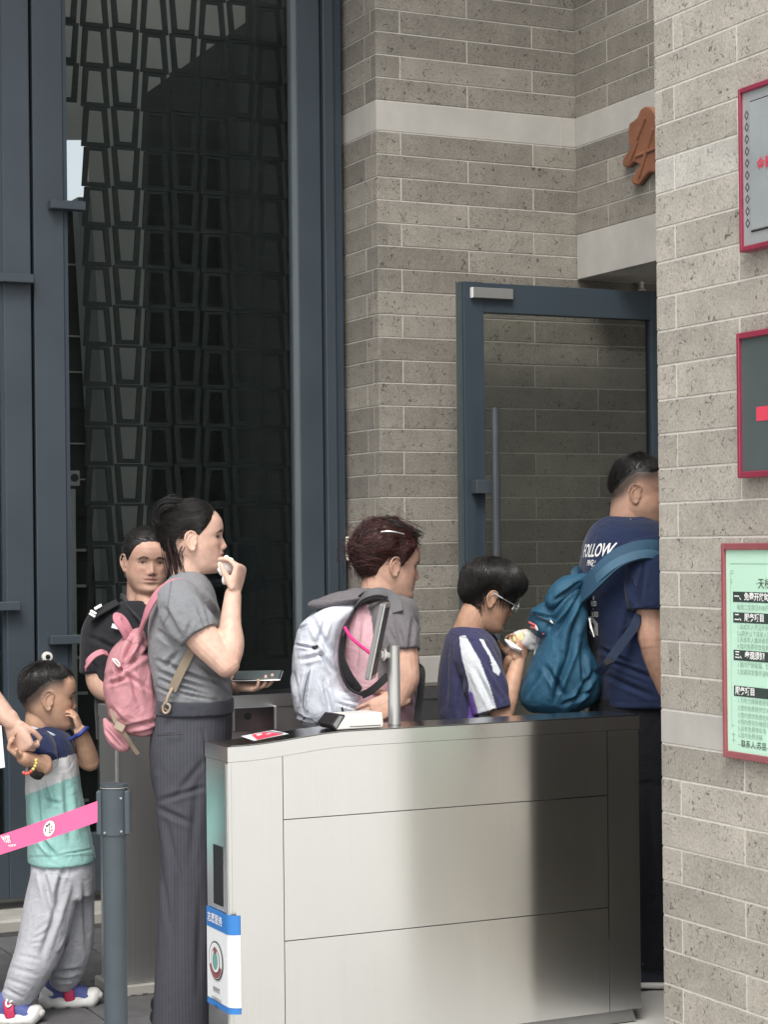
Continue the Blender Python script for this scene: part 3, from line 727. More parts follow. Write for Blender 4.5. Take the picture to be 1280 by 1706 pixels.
for py, s_ in lines:
    text('lettering', s_, .0165, MT['grey_ink'], gt, B(.062, zpy(py), .0012), (0, -1, 0), (0, 0, 1), 'LEFT')
text('lettering', '联系人:苏昱', .022, MT['black_ink'], gt, B(.075, zpy(1235), .0012), (0, -1, 0), (0, 0, 1), 'LEFT')

t2, y0, z0, z1, xf = frame_board('screen_panel', 'dull dark screen panel in a crimson frame, between the two other boards', 'display', 1237, 556, 797, .46, .012, MT['crimson'], MT['screen'], .03)
box('red_mark', MT['red_ink'], t2, xf-.001, xf-.0002, y0-.30, y0-.078, z0+.150, z0+.188)
t3, y0, z0, z1, xf = frame_board('metal_plaque', 'pewter plaque with diamond border in a crimson frame, highest on the pillar', 'plaque', 1240, 150, 422, .46, .010, MT['crimson'], MT['plate'], .03)
xs = xf-.0005
box('inner_plate', mat('plaque_inner', (.35, .38, .385), .45, .2), t3, xf-.006, xf-.0002, y0-.42, y0-.048, z0+.052, z1-.045, .002)
box('groove', MT['black_ink'], t3, xf-.0015, xf-.0001, y0-.0475, y0-.0445, z0+.05, z1-.042)
box('groove', MT['black_ink'], t3, xf-.0015, xf-.0001, y0-.42, y0-.048, z0+.048, z0+.0515)
box('groove', MT['black_ink'], t3, xf-.0015, xf-.0001, y0-.42, y0-.048, z1-.0445, z1-.041)
nd = 10
for i in range(nd):
    zc = z0+.075+i*(z1-z0-.15)/(nd-1); yc = y0-.029; r = .013
    V = []
    for q in (r, r*.68): V += [(xf-.001, yc, zc+q), (xf-.001, yc-q*.75, zc), (xf-.001, yc, zc-q), (xf-.001, yc+q*.75, zc)]
    link('diamond', mesh('diamond', [Vector(v)-t3.location for v in V], [(k, (k+1) % 4, 4+(k+1) % 4, 4+k) for k in range(4)]), MT['black_ink'], t3)
text('lettering', '金融文化', .036, MT['red_ink'], t3, Vector((xf-.0075, y0-.080, (z0+z1)/2+.0))-t3.location, (0, -1, 0), (0, 0, 1), 'LEFT', .0005)
# ------------------------------------------------------------------ figures: geometry kit (numpy)
def vnoise(P, seed=0):
    P = np.asarray(P, float); i = np.floor(P).astype(np.int64); f = P-i; u = f*f*(3-2*f)
    def h(a, b, c):
        n = (a*374761393+b*668265263+c*1274126177+seed*974711) & 0xffffffff
        n = ((n ^ (n >> 13))*1103515245) & 0xffffffff; n = (n ^ (n >> 16)) & 0xffff
        return n/32767.5-1
    r = 0
    for dx in (0, 1):
        for dy in (0, 1):
            for dz in (0, 1):
                r = r+h(i[:, 0]+dx, i[:, 1]+dy, i[:, 2]+dz)*(u[:, 0] if dx else 1-u[:, 0])*(u[:, 1] if dy else 1-u[:, 1])*(u[:, 2] if dz else 1-u[:, 2])
    return r
def fbm(P, seed=0, o=3): return sum(vnoise(np.asarray(P)*2**k, seed+k)/2**k for k in range(o))
def spline(P, t):
    """Catmull-Rom through rows of P (n,k) at parameters t in [0,n-1]"""
    P = np.asarray(P, float); n = len(P); i = np.clip(np.floor(t).astype(int), 0, n-2); f = (t-i)[:, None]
    g = lambda k: P[np.clip(k, 0, n-1)]
    p0, p1, p2, p3 = g(i-1), g(i), g(i+1), g(i+2)
    p0 = np.where((i == 0)[:, None], 2*p1-p2, p0); p3 = np.where((i == n-2)[:, None], 2*p2-p1, p3)
    return .5*((2*p1)+(-p0+p2)*f+(2*p0-5*p1+4*p2-p3)*f*f+(-p0+3*p1-3*p2+p3)*f**3)
def rings_mesh(R, cap=True):
    m, n = len(R), len(R[0]); V = np.concatenate(R); Fc = []
    for i in range(m-1):
        for k in range(n):
            q = (k+1) % n; Fc.append((i*n+k, i*n+q, (i+1)*n+q, (i+1)*n+k))
    if cap:
        V = np.vstack([V, R[0].mean(0), R[-1].mean(0)]); a, b = m*n, m*n+1
        for k in range(n):
            q = (k+1) % n; Fc.append((a, q, k)); Fc.append((b, (m-1)*n+k, (m-1)*n+q))
    return V, Fc
def limb(pts, ref=(0, 1, 0), n=16, sub=5, e=2.0, round_ends=True):
    """tapered tube through (x,y,z,rx[,ry]); rx along ref, ry across"""
    P = np.array([list(p)+[p[3]]*(5-len(p)) for p in pts], float)
    m = (len(P)-1)*sub+1; S = spline(P, np.linspace(0, len(P)-1, m)); C = S[:, :3]; r = np.maximum(S[:, 3:], .001)
    T = np.gradient(C, axis=0); T /= np.linalg.norm(T, axis=1)[:, None]+1e-9
    ref = np.array(ref, float); R = []
    th = np.linspace(0, 2*math.pi, n, endpoint=False); c, s = np.cos(th), np.sin(th)
    ce, se = np.sign(c)*np.abs(c)**(2/e), np.sign(s)*np.abs(s)**(2/e)
    def ring(ctr, t, rx, ry):
        a = ref-t*(ref@t); a /= np.linalg.norm(a)+1e-9; b = np.cross(t, a)
        return ctr+np.outer(ce*rx, a)+np.outer(se*ry, b)
    if round_ends:
        for f in (.98, .8, .5): R.append(ring(C[0]-T[0]*f*min(r[0]), T[0], r[0, 0]*math.sqrt(1-f*f), r[0, 1]*math.sqrt(1-f*f)))
    for i in range(m): R.append(ring(C[i], T[i], r[i, 0], r[i, 1]))
    if round_ends:
        for f in (.5, .8, .98): R.append(ring(C[-1]+T[-1]*f*min(r[-1]), T[-1], r[-1, 0]*math.sqrt(1-f*f), r[-1, 1]*math.sqrt(1-f*f)))
    return rings_mesh(R)
def ball(c, r, n=14):
    r = np.array(r if hasattr(r, '__len__') else (r, r, r), float); R = []
    for k in range(1, n):
        p = math.pi*k/n; th = np.linspace(0, 2*math.pi, n*2, endpoint=False)
        R.append(np.array(c)+np.stack([np.sin(p)*np.cos(th), np.sin(p)*np.sin(th), np.full_like(th, np.cos(p))], 1)*r)
    return rings_mesh(R)
def fuse(parts, voxel, smooth=3, fac=.5):
    V = []; Fc = []; o = 0
    for v, f in parts:
        V.append(np.asarray(v)); Fc += [tuple(int(i)+o for i in q) for q in f]; o += len(v)
    me = mesh('t', np.concatenate(V), Fc); bm = bmesh.new(); bm.from_mesh(me); bmesh.ops.recalc_face_normals(bm, faces=bm.faces); bm.to_mesh(me); bm.free()
    ob = bpy.data.objects.new('t', me); COL.objects.link(ob)
    r = ob.modifiers.new('r', 'REMESH'); r.mode = 'VOXEL'; r.voxel_size = voxel
    if smooth: s = ob.modifiers.new('s', 'SMOOTH'); s.iterations = smooth; s.factor = fac
    dg = bpy.context.evaluated_depsgraph_get(); m2 = bpy.data.meshes.new_from_object(ob.evaluated_get(dg))
    bpy.data.objects.remove(ob); bpy.data.meshes.remove(me); return m2
def get_v(me):
    a = np.empty(len(me.vertices)*3); me.vertices.foreach_get('co', a); return a.reshape(-1, 3)
def get_n(me):
    a = np.empty(len(me.vertices)*3); me.vertices.foreach_get('normal', a); return a.reshape(-1, 3)
def set_v(me, V): me.vertices.foreach_set('co', np.ascontiguousarray(V, float).ravel()); me.update()
def set_col(me, C):
    at_ = me.color_attributes.new('Col', 'FLOAT_COLOR', 'POINT')
    at_.data.foreach_set('color', np.hstack([C, np.ones((len(C), 1))]).ravel().astype(np.float32))
def sstep(x, a, b): t = np.clip((x-a)/(b-a), 0, 1); return t*t*(3-2*t)
def mixc(C, m, col): return C*(1-m[:, None])+np.array(col)*m[:, None]
def seg_d(P, a, b):
    a, b = np.array(a, float), np.array(b, float); d = b-a; t = np.clip(((P-a)@d)/(d@d+1e-12), 0, 1)
    return np.linalg.norm(P-(a+t[:, None]*d), axis=1), t
def inpoly(X, Y, poly):
    r = np.zeros(len(X), bool); n = len(poly); j = n-1
    for i in range(n):
        xi, yi = poly[i]; xj, yj = poly[j]
        c = ((yi > Y) != (yj > Y)) & (X < (xj-xi)*(Y-yi)/(yj-yi+1e-12)+xi); r ^= c; j = i
    return r

MT['skin'] = mat('skin', (1, 1, 1), .46, var=.11, vscale=45, attr='Col', sss=.10, spec=.32, bump=.16, bscale=420)
MT['cloth'] = mat('cotton', (1, 1, 1), .92, var=.055, vscale=90, attr='Col', spec=.15, bump=.12, bscale=900, sheen=.12, crinkle=.42, crscale=(17, 17, 24))
MT['nylon'] = mat('nylon', (1, 1, 1), .62, var=.06, vscale=16, attr='Col', spec=.3, bump=.12, bscale=600, crinkle=.5, crscale=(26, 26, 17))
def hairmat(name, c, rough, spec):
    m = mat(name, c, rough, var=.3, vscale=60, spec=spec); n = m.node_tree.nodes; L = m.node_tree.links; b = n['Principled BSDF']; old = b.inputs['Base Color'].links[0].from_socket
    at_ = n.new('ShaderNodeAttribute'); at_.attribute_name = 'Col'; mu = n.new('ShaderNodeVectorMath'); mu.operation = 'MULTIPLY'
    L.new(old, mu.inputs[0]); L.new(at_.outputs['Color'], mu.inputs[1]); L.new(mu.outputs[0], b.inputs['Base Color']); return m
MT['hair_plain'] = mat('hair', (.010, .009, .009), .38, var=.3, vscale=60, spec=.45)
MT['hair'] = hairmat('hair_dark', (.011, .0095, .009), .36, .5)
MT['hair_red'] = hairmat('hair_dyed', (.042, .015, .013), .40, .5)

class Fig:
    """a figure measured from photo columns; local x = photo right, y = away, z = up"""
    def __init__(s, name, label, cat, px, Z, group=None, py=1500):
        x, y = dr(px, py); s.X0 = (x-640)/F*Z; s.Z = Z
        p = cw(s.X0, Z, 0); s.root = thing(name, label, cat, p, -TH, group)
    def J(s, px, py, d=0.0):
        x, y = dr(px, py); Zc = s.Z+d
        return ((x-640)/F*Zc-s.X0, d, CH-(y-HOR)/F*Zc)
    def px(s, V):
        """local points back to photo pixels (near side), for laying out folds and panels"""
        Zc = s.Z+V[:, 1]; x = 640+F*(V[:, 0]+s.X0)/Zc; y = HOR+F*(CH-V[:, 2])/Zc
        return x-ROLL*(853-y), y-ROLL*(x-640)
    def slices(s, rows, n=40, sub=5, e=2.5, dc=0.0):
        """rows: photo row, left, right column, half depth[, depth centre] -> closed volume"""
        P = np.array([list(r)+[dc]*(5-len(r)) for r in rows], float)
        m = (len(P)-1)*sub+1; S = spline(P, np.linspace(0, len(P)-1, m)); th = np.linspace(0, 2*math.pi, n, endpoint=False)
        c, q = np.cos(th), np.sin(th); ce = np.sign(c)*np.abs(c)**(2/e); qe = np.sign(q)*np.abs(q)**(2/e); R = []
        for py, xl, xr, hd, d in S:
            a = np.array(s.J(xl, py, d)); b = np.array(s.J(xr, py, d)); ctr = (a+b)/2; hx = np.linalg.norm(b-a)/2
            R.append(ctr+np.stack([ce*hx, qe*hd, np.zeros(n)], 1))
        return rings_mesh(R)
    def tube(s, pts, **k): return limb([list(s.J(*p[:3]))+list(p[3:]) for p in pts], **k)
    def cloth(s, name, parts, voxel, col, m='cloth', smooth=3, folds=(), seams=(), amp=.003, fs=(14, 14, 7), seed=1, paint=None, parent=None):
        me = fuse(parts, voxel, smooth); V = get_v(me); N = get_n(me)
        d = amp*fbm(V*np.array(fs), seed, 3)+amp*.35*np.abs(fbm(V*np.array(fs)*2.3, seed+9, 2))
        PXx, PXy = s.px(V); near = N[:, 1] < .35
        for (a, b, wd, dp) in folds:       # photo-pixel fold lines: width and depth in metres
            Q = np.stack([PXx, PXy], 1); dist, t = seg_d(Q, a, b); dist = dist*s.Z/F
            wd = wd*.8; f = np.exp(-(dist/wd)**2)*np.sin(np.pi*np.clip(t*.92+.04, 0, 1))**.6-.55*np.exp(-((dist-wd*1.7)/wd)**2)*np.sin(np.pi*np.clip(t, 0, 1))
            d = d-1.7*dp*f*near
        V = V+N*d[:, None]; set_v(me, V)
        C = np.tile(np.array(col, float), (len(V), 1))
        if paint is not None: C = paint(V, N, PXx, PXy, C)
        for (a, b) in seams:
            dist, t = seg_d(np.stack([PXx, PXy], 1), a, b); C = C*(1-.42*g1(dist*s.Z/F, .0028)*near)[:, None]
        set_col(me, C); me.shade_smooth()
        return link(name, me, MT[m], parent or s.root)
    def strap(s, name, pts, wd, col_m, th=.004, parent=None, sub=8, up=None):
        """flat webbing along photo points (px, py, depth); width lies across the path in the picture plane unless up given"""
        P = np.array([s.J(*p[:3]) for p in pts]); m = (len(P)-1)*sub+1; C = spline(P, np.linspace(0, len(P)-1, m))
        T = np.gradient(C, axis=0); T /= np.linalg.norm(T, axis=1)[:, None]+1e-9
        V = []; Fc = []
        for i in range(m):
            nn = np.array(up if up is not None else (0, -1, 0), float); nn = nn-T[i]*(nn@T[i]); nn /= np.linalg.norm(nn)+1e-9; a = np.cross(T[i], nn)
            for sa, sn in ((-1, -1), (1, -1), (1, 1), (-1, 1)): V.append(C[i]+a*wd/2*sa+nn*th/2*sn)
        for i in range(m-1):
            for k in range(4): q = (k+1) % 4; Fc.append((4*i+k, 4*i+q, 4*i+4+q, 4*i+4+k))
        Fc += [(0, 1, 2, 3), (4*m-1, 4*m-2, 4*m-3, 4*m-4)]
        me = mesh(name, V, Fc); bm = bmesh.new(); bm.from_mesh(me); bmesh.ops.recalc_face_normals(bm, faces=bm.faces); bm.to_mesh(me); bm.free()
        return link(name, me, col_m, parent or s.root)
    def rod(s, name, pts, r, m, parent=None, n=8):
        V, Fc = s.tube([list(p)+[r] for p in pts], n=n, sub=4); me = mesh(name, V, Fc, True)
        bm = bmesh.new(); bm.from_mesh(me); bmesh.ops.recalc_face_normals(bm, faces=bm.faces); bm.to_mesh(me); bm.free(); me.shade_smooth()
        return link(name, me, m, parent or s.root)

# ---- the head: profile curves in metres for an adult, chin underside at z=0
_pz = np.array([0, .010, .022, .036, .047, .055, .062, .075, .090, .105, .118, .132, .150, .170, .190, .205, .217, .2245, .2265])
_pf = np.array([.060, .077, .083, .0775, .0795, .0785, .0800, .0785, .0785, .0785, .0790, .0865, .0885, .0850, .0730, .0570, .0380, .016, .001])
_pb = np.array([.010, .020, .030, .048, .060, .068, .075, .084, .092, .0975, .1005, .1020, .1010, .0960, .0850, .0700, .0490, .021, .001])
_pw = np.array([.024, .036, .044, .0505, .0545, .0575, .0600, .0640, .0675, .0700, .0715, .0730, .0740, .0730, .0660, .0540, .0380, .016, .001])
_zz = np.linspace(0, .2265, 200)
def _sm(a):
    y = np.interp(_zz, _pz, a); k = np.exp(-(np.arange(-9, 10)/4.)**2); k /= k.sum()
    yp = np.concatenate([2*y[0]-y[9:0:-1], y, 2*y[-1]-y[-2:-11:-1]]); r = np.convolve(yp, k, 'valid'); r[-4:] = y[-4:]; return r
_f, _b, _w = _sm(_pf), _sm(_pb), _sm(_pw)
def g1(x, s): return np.exp(-(x/s)**2)
def head_surf(phi, v, relief=True, jaw=1.0, nose=1.0):
    z = np.clip(v, 0, 1)*.2265; Fr = np.interp(z, _zz, _f); Bk = np.interp(z, _zz, _b); W = np.interp(z, _zz, _w)
    W = W*(1+(jaw-1)*sstep(.11-z, 0, .06))
    c, s = np.cos(phi), np.sin(phi); e = 2/2.25
    x = np.where(c >= 0, Fr*np.abs(c)**e, -Bk*np.abs(c)**e); y = W*np.sign(s)*np.abs(s)**e
    if relief:
        fm = sstep(x, .02, .05); ay = np.abs(y)
        d = np.interp(z, [.066, .072, .078, .083, .089, .1, .112, .122, .134], [0, .009, .018, .0205, .018, .0125, .0065, .003, 0])*nose*g1(y, np.interp(z, [.072, .085, .11, .13], [.0125, .0105, .0075, .009]))
        d += .0045*g1(ay-.0135, .0055)*g1(z-.0775, .006)                       # nostril wings
        d -= .0075*g1(ay-.031, .0135)*g1(z-.1145, .0095)                       # eye sockets
        d += .0040*g1(ay-.0315, .0100)*g1(z-.1135, .0055)                      # lids
        d += .0022*g1(ay-.030, .018)*g1(z-.131, .006)                          # brows
        d += .0035*g1(ay-.043, .014)*g1(z-.094, .014)                          # cheeks
        d += (.0062*g1(z-.0615, .0042)+.0060*g1(z-.0478, .0048)-.0020*g1(z-.0552, .0016))*g1(y, .018)   # lips
        tt = np.clip((z-.050)/(.030), 0, 1); d -= .0013*g1(ay-(.031-.013*tt), .0032)*sstep(z, .046, .056)*(1-sstep(z, .076, .084))   # smile folds
        d -= .0012*g1(ay-.028, .012)*g1(z-.1025, .0035)                         # under the eyes
        d -= .0020*g1(z-.070, .003)*g1(y, .005)
        d -= .0030*g1(z-.0385, .005)*g1(y, .020)
        d += .0025*g1(z-.018, .010)*g1(y, .017)
        x = x+d*fm
    return np.stack([x, y, z], -1)
def head_mesh(jaw=1.0, nose=1.0):
    ph = np.linspace(-math.pi, math.pi, 120, endpoint=False); ph = ph-.35*np.sin(ph)*.8    # denser at the front
    vs = np.concatenate([np.linspace(0, .75, 95), np.linspace(.76, 1, 28)])
    R = [head_surf(ph, np.full_like(ph, v), True, jaw, nose) for v in vs]; return rings_mesh(R)
def ear(side, sc=1.0):
    S = side; parts = []
    def T(pts, r, **k): return limb([(p[0]*sc-.012, S*(.0705+p[2]), p[1]*sc+.104, *(r if hasattr(r, '__len__') else (r,))) for p in pts], ref=(0, 1, 0), n=8, sub=4, **k)
    rim = [(.012, .002, .001), (.017, .014, .003), (.014, .026, .007), (.003, .033, .012), (-.011, .029, .016), (-.0185, .015, .018), (-.0175, 0, .016), (-.011, -.014, .012), (-.003, -.024, .008), (.004, -.027, .005)]
    parts.append(T(rim, .0034))
    parts.append(T([(-.004, -.022, .006), (.003, -.026, .0045), (.008, -.020, .003)], .0058))
    parts.append(T([(.004, .024, .007), (-.008, .014, .011), (-.010, 0, .010), (-.004, -.012, .007), (.005, -.013, .005)], .0036))
    parts.append(ball((-.012-.001*sc, S*.0735, .104+.004*sc), (.017*sc, .006, .028*sc)))
    parts.append(T([(.014, .000, .003), (.013, -.009, .004)], .0045))
    return parts
def xform(V, loc, yaw=0, pitch=0, roll=0, s=1.0):
    """head frame: x forward, y left, z up -> figure frame"""
    M = Matrix.Rotation(yaw, 3, 'Z') @ Matrix.Rotation(pitch, 3, 'Y') @ Matrix.Rotation(roll, 3, 'X')
    return np.asarray(V)@np.array(M).T*s+np.array(loc)
def edge(v, vh, tmax, slope=.16, a=None):
    vh = vh+.010*np.sin((a if a is not None else 0)*1.7)*np.sin((a if a is not None else 0)*.53+1)
    x = v-vh; return np.where(x < 0, np.maximum(x*slope, -.006), tmax*(1-np.exp(-np.maximum(x, 0)*slope/np.maximum(tmax, 1e-4))))
class Head:
    def __init__(s, fig, loc, yaw=0, pitch=0, roll=0, sc=1.0, jaw=1.0, nose=1.0, ears=1.0):
        s.fig, s.loc, s.a, s.sc, s.jaw, s.nose = fig, np.array(loc, float), (yaw, pitch, roll), sc, jaw, nose
        s.parts = [(s.out(v), f) for v, f in [head_mesh(jaw, nose)]+ear(1, ears)+ear(-1, ears)]
    def out(s, V): return xform(V, s.loc, *s.a, s.sc)
    def inn(s, V):
        M = Matrix.Rotation(s.a[0], 3, 'Z') @ Matrix.Rotation(s.a[1], 3, 'Y') @ Matrix.Rotation(s.a[2], 3, 'X')
        return ((np.asarray(V)-s.loc)/s.sc)@np.array(M)
    def neck(s, base, r0=.056, r1=.060, up=.09):
        """tube from the skull base down to a figure point"""
        t = s.out(np.array([[-.030, 0, up]]))[0]; m = s.out(np.array([[-.034, 0, .02]]))[0]; b = np.array(base)
        return limb([(*t, r0*s.sc, r0*s.sc*1.0), (*m, r0*s.sc*.98, r0*s.sc*1.02), (*((m+b)/2), r0*1.0*s.sc, r0*1.06*s.sc), (*b, r1*1.25*s.sc, r1*1.1*s.sc), (*(b+np.array([-.005, 0, -.05])), r1*1.9*s.sc, r1*1.2*s.sc)], n=22)
    def paint(s, V, C, lip=(.42, .16, .14), brow=(.03, .022, .02), brow_w=.0043, eye=1.0, mouth=1.0, fade=None, cheek=.25):
        H = s.inn(V); x, y, z = H.T; ay = np.abs(y); fr = (x > .03) & (z > -.01) & (z < .25); fm = fr.astype(float)
        C = mixc(C, fm*cheek*g1(ay-.046, .018)*g1(z-.085, .018), (C.mean(0)*np.array([1.05, .72, .68])))
        C = mixc(C, fm*.30*g1(ay-.030, .014)*g1(z-.1045, .006), C.mean(0)*np.array([.72, .60, .58]))
        C = mixc(C, fm*.22*g1(z-.070, .007)*g1(y, .020), C.mean(0)*np.array([.80, .70, .68]))
        C = mixc(C, fm*.25*g1(y, .016)*g1(z-.082, .012), (C.mean(0)*np.array([1.02, .74, .70])))
        hh = .0078*(1-(ay/.0235)**2); C = mixc(C, fm*np.clip(sstep(hh-np.abs(z-.0553), -.0012, .0012), 0, 1)*mouth*(ay < .0235), lip)
        C = mixc(C, fm*g1(z-.0553-.0012*g1(ay-.02, .006), .0014)*(ay < .024)*.85, (.10, .03, .03))
        bz = .1305+.0035*g1(ay-.030, .012)-.0035*sstep(ay, .034, .047)
        C = mixc(C, fm*sstep(brow_w-np.abs(z-bz), -.0012, .0012)*sstep(ay, .012, .017)*(1-sstep(ay, .043, .049))*.95, brow)
        eh = .0046*eye*np.clip(1-((ay-.0315)/.0130)**2, 0, 1); ez = z-.1140
        inside = fm*sstep(eh-np.abs(ez), -.0006, .0006)*(np.abs(ay-.0315) < .013)
        C = mixc(C, inside*.9, (.50, .44, .40)); C = mixc(C, inside*(np.abs(ay-.0315) < .0058), (.012, .008, .007))
        C = mixc(C, fm*g1(ez-eh-.0008, .0018)*(np.abs(ay-.0315) < .0145)*.95, (.02, .013, .012))
        C = mixc(C, fm*g1(ez+eh+.0005, .0008)*(np.abs(ay-.0315) < .012)*.4, (.08, .04, .035))
        C = mixc(C, fm*g1(ay-.0075, .0032)*g1(z-.0715, .0022)*.85, (.06, .02, .018))
        return C
    def hair(s, name, thick, m, nstr=1500, flow=None, seed=3, length=(.03, .06), lift=.004, w=.0011, clump=.0025, root=None, noise=(60, 60, 25), extra=None, step=7, curl=0.0, maxv=.985, fly=.035):
        """thick(phi_deg_abs, v, phi_signed) -> hair depth in metres (<=0: none)"""
        r = np.random.default_rng(seed)
        nP, nV = 150, 120; ph = np.linspace(-math.pi, math.pi, nP, endpoint=False); vs = np.concatenate([np.linspace(.02, .8, 84), np.linspace(.81, 1, 36)])
        def tsurf(phi, v, add=0.0, smin=None):
            p = head_surf(phi, v, False, s.jaw); e = 1e-3
            ctr = np.stack([np.full_like(v, -.008), np.zeros_like(v), np.minimum(.125, .03+v*.2265*.6)], -1)
            nn = p-ctr; nn /= np.linalg.norm(nn, axis=-1)[..., None]+1e-9
            t = thick(np.degrees(np.abs(phi)), v, phi)
            t = np.clip(t, -.006, 1)+np.clip(t*60, 0, 1)*clump*fbm(p*np.array(noise), seed, 2)
            if smin is not None: t = np.maximum(t, smin)
            return p+nn*(t+add)[..., None], t
        R = []
        for v in vs: R.append(tsurf(ph, np.full_like(ph, v))[0])
        V, Fc = rings_mesh(R); parts = [(s.out(V), Fc)]+(extra or [])
        me = fuse(parts, .0042*max(s.sc, .85), 2); me.shade_smooth()
        # strands: thin tapered three-sided locks lying along the flow
        SV, SF = [], []
        if flow is None: flow = lambda p, v, q: (np.zeros_like(v), -np.ones_like(v))
        phi = r.uniform(-math.pi, math.pi, nstr*3); v = r.uniform(.1, maxv, nstr*3)
        ok = thick(np.degrees(np.abs(phi)), v, phi) > .0015; phi, v = phi[ok][:nstr], v[ok][:nstr]; n = len(phi)
        L = r.uniform(*length, n); P = []; lf = r.uniform(.2, 1, n)*lift; lf = np.where(r.uniform(0, 1, n) < fly, lf*3.2+.004, lf)
        dirj = r.normal(0, .22, n)
        for k in range(step):
            add = .0008+lf*(k/(step-1))**1.3
            q, _ = tsurf(phi, v, add, .0006); P.append(s.out(q))
            dp, dv = flow(np.abs(phi), v, phi); rad = np.maximum(.03, .085*np.sqrt(np.clip(1-(np.clip(v, 0, 1)*1.02-.42)**2*2.2, .05, 1)))
            stp = L/(step-1); sg = np.where(phi >= 0, 1, -1)
            a_, b_ = dp*np.cos(dirj)-dv*np.sin(dirj)*.5, dv*np.cos(dirj)+dp*np.sin(dirj)*.5
            nrm_ = np.sqrt(a_**2+b_**2)+1e-6
            phi = phi+sg*a_/nrm_*stp/rad; v = np.clip(v+b_/nrm_*stp/.2265, .02, .999)
            dirj = dirj+r.normal(0, curl, n)
        P = np.array(P)           # step, n, 3
        for i in range(n):
            base = len(SV)
            for k in range(step):
                ww = w*(1-.85*k/(step-1))*s.sc
                t = P[min(k+1, step-1), i]-P[max(k-1, 0), i]; t /= np.linalg.norm(t)+1e-9
                a = np.cross(t, (.3, .5, .8)); a /= np.linalg.norm(a)+1e-9; b = np.cross(t, a)
                for q in range(3):
                    g = q*2.0944; SV.append(P[k, i]+(a*math.cos(g)+b*math.sin(g))*ww)
            for k in range(step-1):
                for q in range(3): qq = (q+1) % 3; SF.append((base+3*k+q, base+3*k+qq, base+3*k+3+qq, base+3*k+3+q))
        sm = mesh('strands', SV, SF, True)
        bm = bmesh.new(); bm.from_mesh(me); bm.from_mesh(sm); o2 = bpy.data.meshes.new(name); bm.to_mesh(o2); bm.free(); o2.shade_smooth()
        nsh = len(me.vertices); hc = np.ones((len(o2.vertices), 3)); hc[:nsh] *= (.8+.35*vnoise(get_v(o2)[:nsh]*70, 3))[:, None]
        q = np.repeat(np.exp(r.normal(.15, .55, n)), step*3); hc[nsh:nsh+len(q)] = q[:, None]; set_col(o2, hc)
        bpy.data.meshes.remove(me); bpy.data.meshes.remove(sm)
        return link(name, o2, m, s.fig.root)
def hand(wrist, d, n, t, curls, sc=1.0, thumb=(.6, .7, .45), spread=.04, thumb_curl=.5):
    """d: along the palm, n: where the palm faces, t: thumb side"""
    w_ = np.array(wrist, float); d = np.array(d, float); d /= np.linalg.norm(d); n = np.array(n, float); n -= d*(n@d); n /= np.linalg.norm(n)
    t = np.array(t, float); t -= d*(t@d); t -= n*(t@n); t /= np.linalg.norm(t); parts = []
    parts.append(limb([(*(w_-d*.02*sc), .027*sc, .020*sc), (*(w_+d*.012*sc), .030*sc, .019*sc), (*(w_+d*.05*sc), .040*sc, .016*sc), (*(w_+d*.088*sc), .041*sc, .0125*sc)], ref=t, n=18, e=2.6))
    parts.append(ball(w_+d*.035*sc+t*.026*sc+n*.010*sc, .017*sc, 8))
    offs = (.030, .0105, -.0100, -.0290); lens = (.070, .078, .073, .057); rad = (.0085, .0088, .0085, .0075)
    for k in range(4):
        p = w_+d*(.085-.004*abs(k-1))*sc+t*offs[k]*sc; dirv = d+t*spread*(1.5-k); dirv /= np.linalg.norm(dirv); pts = [(*(p-dirv*.03*sc), rad[k]*sc*1.05), (*p, rad[k]*sc*1.08)]
        for sgm, (fr, a) in enumerate(zip((.46, .30, .24), curls[k])):
            c, s_ = math.cos(a), math.sin(a); nn = n-dirv*(n@dirv); nn /= np.linalg.norm(nn); dirv = dirv*c+nn*s_
            p = p+dirv*lens[k]*fr*sc; pts.append((*p, rad[k]*sc*(1-.09*(sgm+1))))
        parts.append(limb(pts, ref=t, n=10, sub=4))
    p = w_+d*.028*sc+t*.030*sc+n*.006*sc; dv = d*thumb[0]+t*thumb[1]+n*thumb[2]; dv /= np.linalg.norm(dv); pts = [(*(p-dv*.012*sc), .0125*sc), (*p, .0115*sc)]
    p = p+dv*.036*sc; pts.append((*p, .0102*sc)); dv = dv*math.cos(thumb_curl)+(d*.6-t*.3+n*.5)*math.sin(thumb_curl); dv /= np.linalg.norm(dv); p = p+dv*.030*sc; pts.append((*p, .0082*sc))
    parts.append(limb(pts, ref=n, n=10, sub=4)); return parts
def body(fig, parts, skin, head=None, voxel=.0032, paintf=None, smooth=2, **pk):
    me = fuse(parts, voxel, smooth); V = get_v(me); C = np.tile(np.array(skin, float), (len(V), 1))
    C = C*(1+.07*fbm(V*22, 5, 3))[:, None]; C[:, 1:] *= (1-.05*np.clip(fbm(V*14, 8, 3), 0, 1))[:, None]
    if head is not None: C = head.paint(V, C, **pk)
    if paintf is not None: C = paintf(V, C)
    set_col(me, np.clip(C, 0, 1)); me.shade_smooth(); return link('body', me, MT['skin'], fig.root)
def col(m_, c, rough=.6, **k):
    if m_ not in MT: MT[m_] = mat(m_, c, rough, **k)
    return MT[m_]
